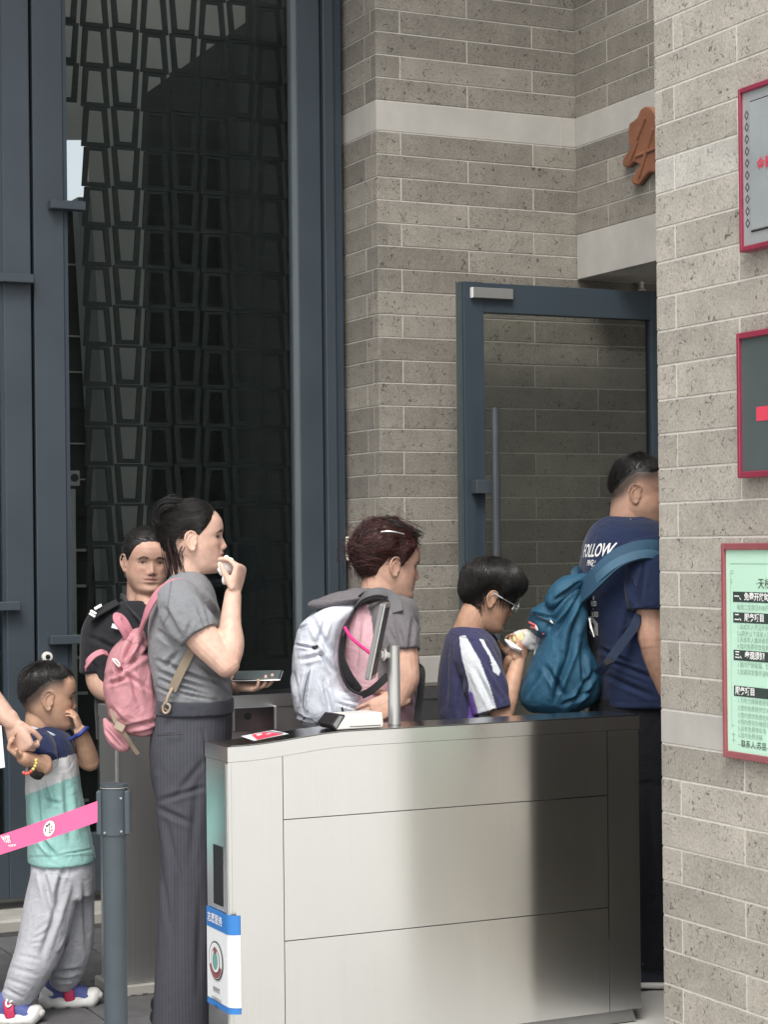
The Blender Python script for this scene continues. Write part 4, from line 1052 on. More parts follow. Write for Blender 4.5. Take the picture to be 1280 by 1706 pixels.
def project_text(fig, s_, size, origin, u, v, target, m, name='lettering', weight=0.0, dirv=(0, 1, 0), lift=.002, ax='CENTER', ws=1.0):
    """print lettering onto a garment: every vertex dropped onto the cloth along dirv"""
    me = text_me(s_, size, ax, weight); bm = bmesh.new(); bm.from_mesh(me); bmesh.ops.triangulate(bm, faces=bm.faces)
    bmesh.ops.subdivide_edges(bm, edges=[e for e in bm.edges if e.calc_length() > size*.25], cuts=1)
    bmesh.ops.triangulate(bm, faces=bm.faces); bm.to_mesh(me); bm.free()
    tm_ = target.data; bv = BVHTree.FromPolygons([q.co[:] for q in tm_.vertices], [tuple(p.vertices) for p in tm_.polygons])
    u, v, dv = Vector(u).normalized(), Vector(v).normalized(), Vector(dirv).normalized(); o = Vector(origin)
    for q in me.vertices:
        p = o+u*q.co.x*ws+v*q.co.y; hit = bv.ray_cast(p-dv*.6, dv)
        q.co = (hit[0]-dv*lift) if hit[0] is not None else p
    me.materials.clear(); return link(name, me, m, fig.root)

def project_poly(fig, pl, target, m, dirv=(0, 1, 0), lift=.002, name='print', d0=-.2):
    bm = bmesh.new(); vs = [bm.verts.new(fig.J(x, y, d0)) for x, y in pl]; bm.faces.new(vs); bmesh.ops.triangulate(bm, faces=bm.faces)
    for _ in range(3): bmesh.ops.subdivide_edges(bm, edges=bm.edges, cuts=1); bmesh.ops.triangulate(bm, faces=bm.faces)
    tm_ = target.data; bv = BVHTree.FromPolygons([q.co[:] for q in tm_.vertices], [tuple(p.vertices) for p in tm_.polygons]); dv = Vector(dirv).normalized()
    for q in bm.verts:
        h = bv.ray_cast(q.co-dv*.5, dv)
        if h[0] is not None: q.co = h[0]-dv*lift
    me = bpy.data.meshes.new(name); bm.to_mesh(me); bm.free(); return link(name, me, m, fig.root)
# ------------------------------------------------------------------ the people
def smooth_hl(a, xs, ys): return np.interp(a, xs, ys)
def legs(fig, pxc, py0, col_, w=.085, name='trousers', dx=0, hip=.155, z1=.06, voxel=.008):
    a = np.array(fig.J(pxc, py0, 0)); parts = [limb([(a[0], 0, a[2], hip*.95, w*1.35), (a[0], 0, a[2]-.16, hip, w*1.45)], n=20, e=2.4)]
    for s_ in (-1, 1): parts.append(limb([(a[0], s_*.075, a[2]-.1, .085, .1), (a[0]+dx*.5+.01*s_, s_*.08, a[2]*.5, .068, .075), (a[0]+dx+.02*s_, s_*.085, z1, .055, .06)], n=16))
    return fig.cloth(name, parts, voxel, col_, amp=.004)
def plain_shoe(fig, x, y, colm, L=.25, name='shoe', z=0.0):
    P = [limb([(x-.06, y, z+.035, .036, .034), (x+.0, y, z+.045, .038, .04), (x+.09, y, z+.032, .043, .028), (x+L-.09, y, z+.026, .038, .020)], n=16, e=2.4)]
    me = fuse(P, .006, 2); me.shade_smooth(); o = link(name, me, colm, fig.root)
    V, Fc = limb([(x-.07, y, z+.012, .038, .012), (x+.05, y, z+.012, .044, .012), (x+L-.08, y, z+.013, .040, .012)], n=16, e=4)
    so_ = mesh('sole', V, Fc, True); link('sole', so_, MT['white_plastic'], o); return o

# ---- woman with the pink backpack
W = Fig('person', 'woman in grey t-shirt and pinstriped trousers wiping her mouth with a tissue', 'person', 318, 6.257, 'people queuing at the gates')
SKF = (.64, .425, .335)
wh = Head(W, W.J(331, 957, .0), yaw=math.radians(3), pitch=math.radians(-3), sc=1.0, jaw=.96, nose=.9)
sh_ = np.array(W.J(300, 1003, -.165)); el = np.array(W.J(378, 1106, -.205)); wr = np.array(W.J(389, 990, -.12))
sk = wh.parts+[wh.neck(W.J(312, 985, 0), .052, .060)]
sk.append(limb([(*sh_, .050), (*(sh_*.5+el*.5+np.array([-.004, 0, -.010])), .0520), (*(sh_*.15+el*.85+np.array([0, 0, -.003])), .0465), (*el, .0415)], n=18))
sk.append(limb([(*(el+np.array([.000, 0, -.004])), .0385), (*(el*.72+wr*.28+np.array([.006, 0, 0])), .0435), (*(el*.4+wr*.6), .0335), (*wr, .0262)], n=18))
sk += hand(wr, (.28, .12, 1), (-1, .35, .15), (.1, -1, .15), [(.95, .55, .3), (1.15, .6, .3), (1.25, .7, .3), (1.3, .8, .4)], .97, thumb=(.75, .25, .62), thumb_curl=.2)
# other hand under the phone
wr2 = np.array(W.J(394, 1141, .045)); el2 = np.array(W.J(345, 1122, .20)); sh2 = np.array(W.J(312, 1005, .165))
sk.append(limb([(*sh2, .05), (*el2, .044), (*wr2, .027)], n=14))
sk += hand(wr2, (.86, -.50, -.04), (.05, -.25, 1), (.5, .85, .2), [(.15, .6, .5), (.15, .65, .5), (.2, .7, .5), (.2, .8, .5)], .95, thumb=(.85, .35, .42), thumb_curl=.35)
sk.append(W.slices([(985, 285, 345, .10), (1060, 256, 362, .15), (1150, 266, 376, .14), (1230, 262, 372, .14)], e=2.2))
body(W, sk, SKF, wh, .0030, brow=(.05, .032, .026), lip=(.47, .18, .16), eye=.85)
def w_thick(a, v, p):
    vh = np.interp(a, [0, 30, 48, 62, 74, 84, 92, 100, 112, 128, 150, 180], [.885, .86, .785, .69, .60, .535, .56, .63, .62, .44, .30, .24])
    return edge(v, vh, .019+.007*sstep(a, 90, 170)*sstep(v, .35, .6)*(1-sstep(v, .8, .95)), .16, a)
hx = []
for (pp) in ([(302, 858, 0, .030), (290, 850, -.01, .026), (278, 856, -.02, .020), (272, 868, -.01, .015)], [(300, 850, .02, .026), (287, 843, .02, .020), (277, 848, .02, .013)],
             [(300, 868, -.02, .026), (288, 862, -.04, .022), (279, 872, -.03, .015)], [(290, 862, 0, .026), (286, 892, -.015, .025), (289, 922, -.02, .020), (297, 946, -.02, .014), (302, 964, -.02, .006)],
             [(298, 880, -.02, .020), (295, 905, -.035, .015), (299, 935, -.035, .009), (305, 955, -.03, .004)]):
    hx.append(W.tube(pp, n=12))
whr = wh.hair('hair', w_thick, MT['hair'], 4200, lambda a, v, p: (np.ones_like(v), (.80-v)*1.1*sstep(a, 20, 60)-.25*(1-sstep(a, 20, 60))), 4, (.05, .12), .003, .0008, .0026, extra=hx, noise=(30, 30, 95))
rr = np.random.default_rng(12)
lock = mat('hair_lock', (.035, .016, .018), .4, var=.3, vscale=40, spec=.45)
locks = []
def lockset(fig, name, base, n, jit, r, m, parent):
    allV, allF = [], []
    for i in range(n):
        off = rr.normal(0, jit, 2); dd = rr.normal(0, .012); pts = []
        for k, (x, y, d) in enumerate(base): pts.append(list(fig.J(x+off[0]*(1+.25*k)+rr.normal(0, jit*.25), y+off[1], d+dd))+[r*(1-.8*k/(len(base)-1))])
        V, Fc = limb(pts, n=4, sub=4, round_ends=False); o = len(allV); allV += [tuple(v) for v in V]; allF += [tuple(q+o for q in f) for f in Fc]
    return link(name, mesh(name, allV, allF, True), m, parent)
lockset(W, 'loose_locks', [(292, 862, -.03), (283, 885, -.045), (286, 915, -.045), (295, 945, -.04), (301, 966, -.035)], 110, 3.6, .0013, lock, whr)
lockset(W, 'loose_locks', [(303, 850, -.03), (288, 838, -.04), (273, 845, -.04), (268, 862, -.03), (280, 876, -.035)], 110, 5.5, .0012, MT['hair_plain'], whr)
lockset(W, 'loose_locks', [(309, 905, -.05), (303, 925, -.052), (306, 948, -.05)], 12, 3.0, .0005, MT['hair_plain'], whr)
GREY = (.205, .212, .225)
tee = [W.slices([(950, 296, 330, .045), (960, 285, 343, .085), (975, 272, 353, .145), (995, 261, 359, .180), (1030, 251, 367, .185), (1080, 248, 375, .172), (1120, 252, 382, .160), (1152, 259, 387, .158), (1176, 263, 387, .158)], e=2.35),
       W.tube([(290, 985, -.135, .060), (302, 1008, -.165, .072), (318, 1036, -.182, .070), (331, 1058, -.190, .066)], n=24, round_ends=False),
       W.tube([(300, 990, .135, .060), (318, 1020, .165, .068), (333, 1058, .185, .062)], n=20, round_ends=False)]
W.cloth('t_shirt', tee, .0046, GREY, folds=[((330, 985), (362, 1030), .010, .007), ((336, 1000), (352, 1040), .008, .005), ((300, 1062), (272, 1010), .013, .008), ((296, 1075), (262, 1050), .011, .006), ((300, 1085), (275, 1110), .010, .006),
    ((262, 1100), (330, 1128), .009, .006), ((262, 1118), (340, 1148), .008, .006), ((268, 1132), (350, 1160), .007, .006), ((300, 1120), (372, 1142), .008, .007), ((330, 1105), (380, 1138), .008, .006), ((290, 1152), (365, 1168), .006, .005), ((262, 1145), (300, 1160), .006, .004), ((345, 1120), (384, 1160), .007, .005), ((312, 1060), (318, 1035), .008, .004), ((345, 1048), (330, 1010), .007, .004)], amp=.0022, fs=(12, 12, 16), seed=3, seams=[((302, 1063), (358, 1040)), ((286, 968), (276, 1040)), ((262, 1170), (386, 1170))])
TRO = (.060, .061, .074)
tro = [W.slices([(1158, 264, 385, .150), (1185, 259, 386, .155), (1215, 253, 386, .163), (1250, 250, 384, .172), (1290, 252, 380, .172), (1330, 260, 374, .165)], e=2.4),
       W.slices([(1285, 254, 372, .085, -.085), (1345, 260, 368, .090, -.085), (1420, 267, 364, .092, -.085), (1520, 264, 361, .095, -.085), (1620, 259, 358, .1, -.085), (1712, 254, 356, .1, -.085), (1745, 252, 356, .1, -.085)], e=2.3),
       W.slices([(1285, 262, 376, .085, .085), (1420, 276, 372, .090, .085), (1520, 280, 371, .092, .085), (1620, 277, 370, .1, .085), (1700, 274, 370, .1, .085)], e=2.3)]
trs = W.cloth('trousers', tro, .0058, TRO, folds=[((262, 1335), (345, 1310), .010, 0.0040), ((260, 1345), (320, 1372), .012, 0.0040), ((275, 1360), (300, 1480), .014, 0.0040), ((330, 1300), (318, 1440), .014, 0.0035), ((300, 1420), (296, 1620), .016, 0.0030), ((335, 1480), (330, 1660), .014, 0.0030), ((340, 1215), (348, 1292), .006, 0.0035), ((262, 1226), (303, 1222), .004, 0.0025), ((290, 1330), (345, 1262), .012, 0.0025), ((262, 1420), (288, 1560), .012, 0.0025)], amp=.003, fs=(9, 9, 4), seed=6)
# pinstripes woven into the cloth
tm_ = mat('pinstripe', (1, 1, 1), .9, var=.05, vscale=40, attr='Col', spec=.15, bump=.1, bscale=900)
n_ = tm_.node_tree.nodes; L_ = tm_.node_tree.links; b_ = n_['Principled BSDF']
tc_ = n_.new('ShaderNodeTexCoord'); wv = n_.new('ShaderNodeTexWave'); wv.wave_type = 'BANDS'; wv.bands_direction = 'X'; wv.inputs['Scale'].default_value = 30; wv.inputs['Distortion'].default_value = .5; wv.inputs['Detail'].default_value = 0
L_.new(tc_.outputs['Object'], wv.inputs['Vector'])
rp = n_.new('ShaderNodeMapRange'); rp.inputs['From Min'].default_value = .90; rp.inputs['From Max'].default_value = 1.0; rp.inputs['To Max'].default_value = .10; L_.new(wv.outputs[1], rp.inputs['Value'])
mx_ = n_.new('ShaderNodeMix'); mx_.data_type = 'RGBA'; L_.new(rp.outputs[0], mx_.inputs[0]); L_.new(b_.inputs['Base Color'].links[0].from_socket, mx_.inputs[6]); mx_.inputs[7].default_value = (.30, .30, .34, 1); L_.new(mx_.outputs[2], b_.inputs['Base Color'])
trs.data.materials[0] = tm_
W.cloth('waistband', [W.slices([(1163, 260.5, 389, .163), (1174, 258.5, 390, .166), (1187, 256.5, 390, .167)], e=2.4)], .005, (.050, .052, .064), amp=.0008, parent=trs)
W.rod('pocket_seam', [(262, 1225.5, -.172), (283, 1224, -.178), (304, 1223, -.176)], .0016, MT['black'], parent=trs)
for sgn in (-.085, .085): plain_shoe(W, W.J(300, 1700, sgn)[0], sgn, MT['black'])
# tissue at her mouth and phone in her other hand
ts = thing('paper_tissue', 'crumpled white tissue held to the mouth of the grey t-shirt woman', 'tissue', W.root.matrix_world @ Vector((0, 0, 0)), -TH)
bpy.context.view_layer.update()
def at_fig(fig, name, label, cat, px, py, d):
    p = Matrix.Translation(fig.root.location) @ Matrix.Rotation(-TH, 4, 'Z') @ Vector(fig.J(px, py, d))
    f = Fig.__new__(Fig); f.X0 = fig.X0; f.Z = fig.Z; f.root = thing(name, label, cat, fig.root.location, -TH); return f
bpy.data.objects.remove(ts)
T = at_fig(W, 'paper_tissue', 'crumpled white tissue held to the mouth of the grey t-shirt woman', 'tissue', 378, 945, 0)
V, Fc = ball((0, 0, 0), (.021, .012, .031), 16); V = V+V*np.abs(fbm(V*34, 4, 2))[:, None]*.45
V = V@np.array(Matrix.Rotation(math.radians(28), 3, 'Y')).T+np.array(T.J(377, 944, -.092))
link('sheet', mesh('sheet', V, Fc, True), col('tissue', (.86, .85, .83), .9, bump=.5, bscale=90), T.root)
V, Fc = ball((0, 0, 0), (.007, .006, .014), 10); V = V+V*np.abs(fbm(V*90, 7, 3))[:, None]*.5+np.array(T.J(374, 966, -.092))
link('sheet', mesh('sheet', V, Fc, True), MT['tissue'], T.root)
PH = at_fig(W, 'mobile_phone', 'dark phone held flat in the left hand of the grey t-shirt woman', 'phone', 430, 1130, 0)
c0 = np.array(W.J(430, 1126, -.005)); ax_ = np.array([1, -.10, .015]); ax_ /= np.linalg.norm(ax_); ay_ = np.array([.10, 1, .34]); ay_ -= ax_*(ax_@ay_); ay_ /= np.linalg.norm(ay_); az_ = np.cross(ax_, ay_)
Mp = Matrix.Translation(Vector(c0)) @ Matrix((ax_, ay_, az_)).transposed().to_4x4()
link('case', box_me('case', -.076, .076, -.037, .037, -.005, .004, .0035, 2), MT['black'], PH.root, Mp)
link('metal_rim', box_me('metal_rim', -.0765, .0765, -.0375, .0375, -.0015, .0015, .001), MT['chrome'], PH.root, Mp)
link('screen', box_me('screen', -.071, .071, -.034, .034, .0035, .0048, .0005), MT['screen'], PH.root, Mp)

# pink backpack on her back
P = at_fig(W, 'pink_backpack', 'dusty pink soft backpack with khaki strap on the back of the woman', 'backpack', 225, 1150, 0)
PINK = (.47, .225, .25)
rows = [(1046, 226, 236, .03), (1054, 216, 241, .06), (1066, 203, 245, .085), (1080, 189, 249, .10), (1096, 181, 253, .112), (1115, 176, 258, .118), (1140, 174, 264, .122), (1165, 178, 269, .122), (1188, 185, 273, .118), (1206, 197, 273, .105), (1218, 210, 269, .085), (1226, 222, 260, .05)]
def mv(rows, d): return [tuple(r)+(d,) for r in rows]
bag = P.cloth('pouch', [P.slices(mv(rows, -.02), e=2.3)], .0046, PINK, 'nylon', folds=[((225, 1062), (204, 1110), .010, .010), ((240, 1070), (222, 1102), .010, .008), ((178, 1130), (262, 1075), .012, .007), ((190, 1110), (250, 1150), .009, .005), ((200, 1098), (196, 1140), .010, .007), ((180, 1140), (215, 1128), .008, .007), ((200, 1215), (266, 1200), .009, .006), ((225, 1222), (264, 1212), .006, .006), ((186, 1180), (208, 1205), .009, .006), ((215, 1110), (235, 1180), .012, .005), ((255, 1110), (262, 1170), .010, .004)], amp=.0035, fs=(16, 16, 9), seed=11, seams=[((236, 1052), (262, 1150)), ((262, 1150), (266, 1205)), ((196, 1198), (262, 1212)), ((205, 1066), (232, 1072))])
pm = col('pink_web', (.46, .185, .225), .75, bump=.1, bscale=500); km = col('khaki_web', (.225, .180, .130), .8, bump=.15, bscale=500)
P.strap('shoulder_strap', [(234, 1052, -.10), (243, 1026, -.15), (254, 1003, -.168), (268, 984, -.170), (287, 972, -.163), (305, 972, -.155), (321, 984, -.150)], .030, pm, .006, up=(-.5, -.75, .6))
P.strap('lower_strap', [(322, 1078, -.178), (312, 1098, -.176), (300, 1122, -.176), (287, 1150, -.172)], .027, km, .004)
P.rod('clip', [(287, 1148, -.176), (281, 1160, -.176), (278, 1170, -.172)], .0055, col('tan_plastic', (.36, .29, .22), .45))
P.rod('ring', [(276, 1170, -.172), (284, 1176, -.174), (281, 1186, -.170), (274, 1187, -.165), (272, 1178, -.165), (276, 1170, -.172)], .0038, MT['tan_plastic'])
P.strap('tab', [(272, 1186, -.130), (276, 1180, -.165)], .03, km, .004)
P.strap('handle', [(216, 1070, -.09), (206, 1050, -.105), (196, 1034, -.10), (196, 1025, -.08), (204, 1030, -.07), (214, 1046, -.07), (222, 1060, -.06)], .024, pm, .005, up=(.2, -.6, .8))
P.strap('loop', [(180, 1089, -.05), (170, 1086, -.07), (157, 1092, -.075), (147, 1103, -.07), (143, 1114, -.05)], .020, pm, .004, up=(.2, -.7, .7))
P.rod('drawcord', [(186, 1096, -.125), (196, 1105, -.140), (206, 1110, -.143), (215, 1100, -.140), (228, 1088, -.125)], .0017, pm)
P.rod('drawcord', [(190, 1118, -.137), (200, 1125, -.146), (208, 1128, -.147)], .0017, pm)
P.rod('toggle', [(188, 1098, -.140), (193, 1104, -.146), (199, 1110, -.146), (200, 1106, -.148), (194, 1099, -.146), (188, 1098, -.140)], .0028, col('pale_pink', (.80, .66, .66), .4))
P.cloth('folded_pocket', [P.tube([(176, 1200, -.06, .010), (183, 1216, -.075, .020), (194, 1232, -.08, .024), (207, 1241, -.08, .022), (217, 1240, -.075, .012)], n=14)], .004, PINK, 'nylon', folds=[((180, 1205), (212, 1240), .006, .007), ((176, 1215), (200, 1244), .005, .005)], amp=.003, parent=None)
P.strap('dangling_strap', [(187, 1180, -.10), (191, 1196, -.115), (199, 1212, -.122), (212, 1228, -.115), (222, 1244, -.10), (231, 1256, -.09)], .013, km, .003)
P.strap('buckle', [(193, 1206, -.126), (207, 1214, -.126)], .022, MT['tan_plastic'], .008)

# ---- guard behind the second gate, facing the camera
Gd = Fig('person', 'security guard in black uniform shirt with white shoulder bars, facing the camera', 'person', 240, 7.2, 'people queuing at the gates')
gh = Head(Gd, Gd.J(243, 989, 0), yaw=math.radians(-70), pitch=math.radians(4), roll=math.radians(-2), sc=1.03, jaw=1.2, nose=.95)
SKG = (.46, .285, .215)
gk = gh.parts+[gh.neck(Gd.J(240, 1010, .03), .058, .062), Gd.tube([(176, 1030, 0, .045), (164, 1120, -.02, .043)], n=14), Gd.tube([(162, 1095, -.02, .044), (163, 1130, -.03, .043), (171, 1147, -.06, .040), (190, 1156, -.10, .033), (222, 1150, -.13, .026)], n=16),
              Gd.tube([(320, 1030, 0, .05), (330, 1110, -.02, .044), (300, 1150, -.10, .035), (262, 1150, -.13, .026)], n=14), Gd.tube([(243, 998, -.02, .040), (249, 1018, -.060, .032), (254, 1034, -.088, .020), (257, 1044, -.100, .010)], n=14), Gd.slices([(1010, 205, 275, .07), (1080, 175, 305, .10), (1200, 180, 300, .10)])]
gk += hand(Gd.J(222, 1150, -.13), (1, -.1, -.1), (0, 1, 0), (0, 0, 1), [(.3, .4, .3)]*4, .95)+hand(Gd.J(262, 1150, -.13), (-1, -.1, -.1), (0, 1, 0), (0, 0, 1), [(.3, .4, .3)]*4, .95)
body(Gd, gk, SKG, gh, .0034, lip=(.34, .175, .145), eye=.55, brow=(.045, .028, .024), brow_w=.0038)
def g_thick(a, v, p):
    vh = np.interp(a, [0, 30, 50, 65, 78, 86, 94, 104, 115, 135, 180], [.838, .815, .735, .62, .53, .50, .60, .64, .55, .40, .25])
    return edge(v, vh, .012, .14, a)
gh.hair('hair', g_thick, MT['hair'], 1500, lambda a, v, p: (np.ones_like(v), (.72-v)*.9*sstep(a, 15, 50)+.15), 8, (.04, .09), .002, .0010, .0018, extra=[(gh.out(v), f) for v, f in [limb([(-.10, 0, .13, .04), (-.135, 0, .12, .035), (-.15, 0, .09, .02)], ref=(0, 1, 0))]])
BLK = (.021, .021, .025)
gs = Gd.cloth('uniform_shirt', [Gd.slices([(1000, 206, 274, .07), (1012, 182, 298, .09), (1028, 160, 320, .105), (1070, 152, 326, .125), (1130, 158, 320, .120), (1190, 160, 318, .118), (1230, 162, 316, .118)], e=2.4),
     Gd.tube([(178, 1026, 0, .055), (166, 1048, -.005, .060), (161, 1085, -.012, .058), (160, 1122, -.02, .057)], n=20, round_ends=False), Gd.tube([(312, 1028, 0, .062), (330, 1085, -.012, .062), (334, 1120, -.02, .060)], n=20, round_ends=False)], .0055, BLK, folds=[((150, 1060), (200, 1085), .012, .006), ((145, 1090), (165, 1118), .010, .005), ((190, 1090), (215, 1150), .014, .006)], amp=.003)
Gd.cloth('collar', [Gd.tube([(207, 994, .02, .022, .008), (217, 1012, -.055, .030, .007), (230, 1028, -.100, .026, .006), (238, 1040, -.118, .010, .004)], n=14), Gd.tube([(278, 994, .02, .022, .008), (276, 1012, -.055, .030, .007), (270, 1030, -.100, .022, .006), (262, 1042, -.118, .010, .004)], n=14),
      Gd.tube([(205, 996, .03, .018, .008), (240, 990, .085, .018, .008), (276, 996, .03, .018, .008)], n=10)], .004, (.028, .028, .032), amp=.001, parent=gs)
Gd.strap('epaulette', [(153, 1031, -.070), (165, 1021, -.085), (180, 1012, -.085), (197, 1003, -.075)], .040, col('black_cloth', (.012, .012, .014), .85), .006, parent=gs, up=(-.3, -.6, .8))
for pp in ([(149.5, 1021.5, -.085), (159, 1027.5, -.092)], [(151.5, 1017, -.082), (161, 1022.5, -.090)], [(158.5, 1014.5, -.082), (170, 1008, -.080)]):
    Gd.strap('shoulder_bar', pp, .008 if pp[0][0] < 155 else .014, MT['white_ink'], .004, parent=gs, up=(-.3, -.7, .7))
Gd.strap('name_tag', [(187, 1042, -.128), (217, 1049, -.132)], .016, MT['sign_white'], .004, parent=gs)
legs(Gd, 240, 1225, (.014, .014, .017))
for s_ in (-.085, .085): plain_shoe(Gd, -.02, s_, MT['black'])

# ---- person with the white backpack
K = Fig('person', 'person with dyed wavy hair in a pink and grey hooded top carrying the white backpack', 'person', 625, 6.575, 'people queuing at the gates')
SKK = (.56, .345, .26)
kh = Head(K, K.J(647, 1000, 0), yaw=math.radians(17), pitch=math.radians(7), sc=1.04, jaw=1.05, nose=.95)
ksh = np.array(K.J(662, 1028, -.16)); kel = np.array(K.J(676, 1114, -.215)); kwr = np.array(K.J(666, 1166, -.225))
kk = kh.parts+[kh.neck(K.J(634, 1015, 0), .058, .066), limb([(*(ksh+np.array([-.012, .03, -.03])), .046), (*(ksh*.4+kel*.6), .050), (*kel, .046)], n=16), limb([(*(kel+np.array([0, 0, .0])), .046), (*(kel*.6+kwr*.4+np.array([.008, 0, 0])), .044), (*kwr, .029)], n=16)]
kk += hand(kwr, (-.95, -.02, -.40), (.1, 1, -.2), (-.35, 0, 1), [(.25, .35, .2), (.3, .4, .2), (.35, .45, .2), (.4, .5, .2)], .98)
kk += [K.tube([(645, 1040, .13, .046), (680, 1115, .2, .046), (650, 1175, .17, .028)], n=12), K.slices([(1010, 600, 660, .10), (1100, 595, 680, .16), (1240, 600, 680, .16)])]+hand(K.J(650, 1175, .17), (-.9, 0, -.5), (0, -1, 0), (0, 0, 1), [(.3, .4, .3)]*4)
body(K, kk, SKK, kh, .0031, eye=.6, lip=(.42, .17, .15), brow=(.10, .06, .05))
def k_thick(a, v, p):
    vh = np.interp(a, [0, 30, 46, 58, 70, 84, 94, 102, 114, 135, 180], [.86, .85, .82, .76, .60, .47, .62, .63, .50, .33, .24])
    return edge(v, vh, .023+.014*sstep(a, 100, 170)*sstep(v, .32, .55)*(1-sstep(v, .92, 1))+.006*sstep(v, .86, .95), .3, a)
khr = kh.hair('hair', k_thick, MT['hair_red'], 3600, lambda a, v, p: (np.ones_like(v)*.9, -.35+.5*np.sin(a*.2+v*14)), 5, (.02, .055), .016, .0010, .0075, noise=(42, 42, 42), curl=.45, fly=.10)
lockset(K, 'fringe_locks', [(640, 868, -.03), (660, 872, -.045), (680, 881, -.04), (698, 890, -.03)], 40, 4, .0010, MT['hair_plain'], khr)
lockset(K, 'fringe_locks', [(612, 880, -.05), (602, 900, -.07), (598, 925, -.06), (604, 945, -.05)], 40, 9, .0011, lock, khr)
K.strap('hair_clip', [(636, 886, -.100), (648, 885, -.106), (662, 887, -.102), (674, 890, -.090)], .004, col('clip_metal', (.50, .47, .46), .3, metal=.6), .004, parent=khr, up=(0, -.9, .4))
HG = np.array((.150, .140, .148)); HP = np.array((.62, .385, .425))
def kp(V, N, X, Y, C):
    pink = inpoly(X, Y, [(560, 1025), (612, 1003), (622, 1040), (628, 1100), (630, 1140), (660, 1115), (690, 1120), (696, 1300), (560, 1300)]) & (N[:, 1] < .6)
    C = C.copy(); C[pink] = HP; return C
kt = K.cloth('hooded_top', [K.slices([(990, 612, 668, .055), (1001, 592, 690, .13), (1020, 582, 697, .175), (1060, 576, 698, .185), (1110, 576, 696, .185), (1160, 580, 694, .18), (1230, 582, 694, .175), (1290, 582, 694, .175)], e=2.4)], .0048, HG, folds=[((600, 1030), (590, 1120), .014, .006), ((650, 1140), (690, 1180), .010, .006), ((655, 1160), (680, 1200), .010, .005)], amp=.003, paint=kp)
K.cloth('sleeve', [K.tube([(645, 1014, -.13, .058), (656, 1034, -.165, .070), (664, 1062, -.190, .070), (669, 1088, -.205, .066)], n=24, round_ends=False)], .0048, HG, folds=[((660, 1030), (672, 1084), .012, .006), ((690, 1030), (684, 1080), .010, .005), ((650, 1050), (668, 1086), .010, .005)], amp=.003, parent=kt)
K.cloth('hood', [K.tube([(645, 996, -.05, .05, .024), (612, 993, -.06, .09, .026), (578, 998, -.05, .10, .025), (548, 1003, -.03, .09, .020), (533, 1005, -.01, .06, .014)], n=18)], .005, HG, folds=[((530, 1001), (600, 990), .008, .005)], amp=.004, parent=kt)
legs(K, 640, 1250, (.05, .05, .06))
for s_ in (-.085, .085): plain_shoe(K, K.J(640, 1250)[0]-.03, s_, MT['white_plastic'])
B2 = at_fig(K, 'white_backpack', 'pale white hiking backpack with black mesh edge on the person with dyed hair', 'backpack', 540, 1100, 0)
WHT = (.62, .655, .73)
rows = [(1002, 570, 596, .06), (1011, 545, 600, .10), (1023, 520, 594, .13), (1040, 501, 583, .145), (1066, 493, 573, .15), (1100, 488, 570, .152), (1138, 487, 578, .152), (1160, 488, 603, .15), (1180, 491, 611, .145), (1196, 498, 600, .13), (1208, 508, 575, .10)]
wbp = B2.cloth('main_bag', [B2.slices(mv(rows, -.05), e=2.5)], .0046, WHT, 'nylon', folds=[((500, 1045), (520, 1040), .004, .005), ((494, 1074), (528, 1080), .005, .008), ((520, 1030), (548, 1085), .012, .008), ((548, 1020), (530, 1075), .010, .006), ((530, 1080), (555, 1120), .009, .007), ((500, 1100), (540, 1090), .009, .006), ((515, 1110), (506, 1180), .008, .007), ((540, 1130), (552, 1190), .010, .006), ((570, 1150), (610, 1160), .006, .006), ((575, 1165), (610, 1172), .005, .005), ((560, 1170), (606, 1184), .005, .005), ((495, 1190), (520, 1200), .006, .006), ((490, 1120), (500, 1170), .008, .005)], amp=.004, fs=(14, 14, 9), seed=21)
bkm = col('black_web', (.016, .016, .018), .8, bump=.2, bscale=400); gm = col('grey_line', (.18, .19, .21), .6)
B2.rod('mesh_edge', [(598, 1006, -.10), (583, 1030, -.17), (572, 1050, -.19), (567, 1075, -.195), (567, 1105, -.195), (573, 1130, -.195), (584, 1148, -.192), (606, 1158, -.185)], .0045, bkm)
B2.cloth('mesh_pocket', [B2.tube([(571, 1060, -.185, .008, .006), (571, 1095, -.19, .010, .010), (582, 1128, -.19, .012, .018), (598, 1148, -.18, .010, .014)], n=12)], .004, (.02, .02, .023), amp=.002)
B2.rod('seam_piping', [(530, 1100, -.195), (516, 1120, -.2), (508, 1150, -.2), (506, 1178, -.19), (514, 1184, -.19)], .0022, gm)
B2.rod('seam_piping', [(500, 1046, -.13), (516, 1046, -.165), (530, 1072, -.19), (536, 1086, -.196)], .0018, gm)
B2.strap('side_strap', [(494, 1074, -.12), (510, 1074, -.165), (524, 1082, -.190), (538, 1090, -.2)], .008, gm, .003)
B2.strap('buckle', [(522, 1081, -.198), (530, 1074, -.196)], .014, bkm, .008)
B2.rod('pocket_zip', [(572, 1192, -.19), (571, 1178, -.195), (576, 1187, -.19), (610, 1184, -.175)], .003, bkm)
B2.rod('side_cord', [(503, 1202, -.14), (514, 1192, -.175), (530, 1207, -.17)], .0022, bkm)
B2.strap('shoulder_strap', [(596, 1006, -.13), (610, 993, -.185), (630, 987, -.195), (648, 991, -.19), (660, 1003, -.205), (664, 1020, -.235)], .034, col('strap_grey', (.11, .11, .115), .8, bump=.2, bscale=400), .010, up=(-.2, -.75, .6))
B2.rod('strap_edge', [(594, 1012, -.150), (606, 999, -.198), (628, 992, -.213), (646, 995, -.210)], .0035, bkm); B2.rod('strap_edge', [(592, 1000, -.120), (608, 987, -.17), (630, 981, -.18), (650, 985, -.178)], .0035, bkm)
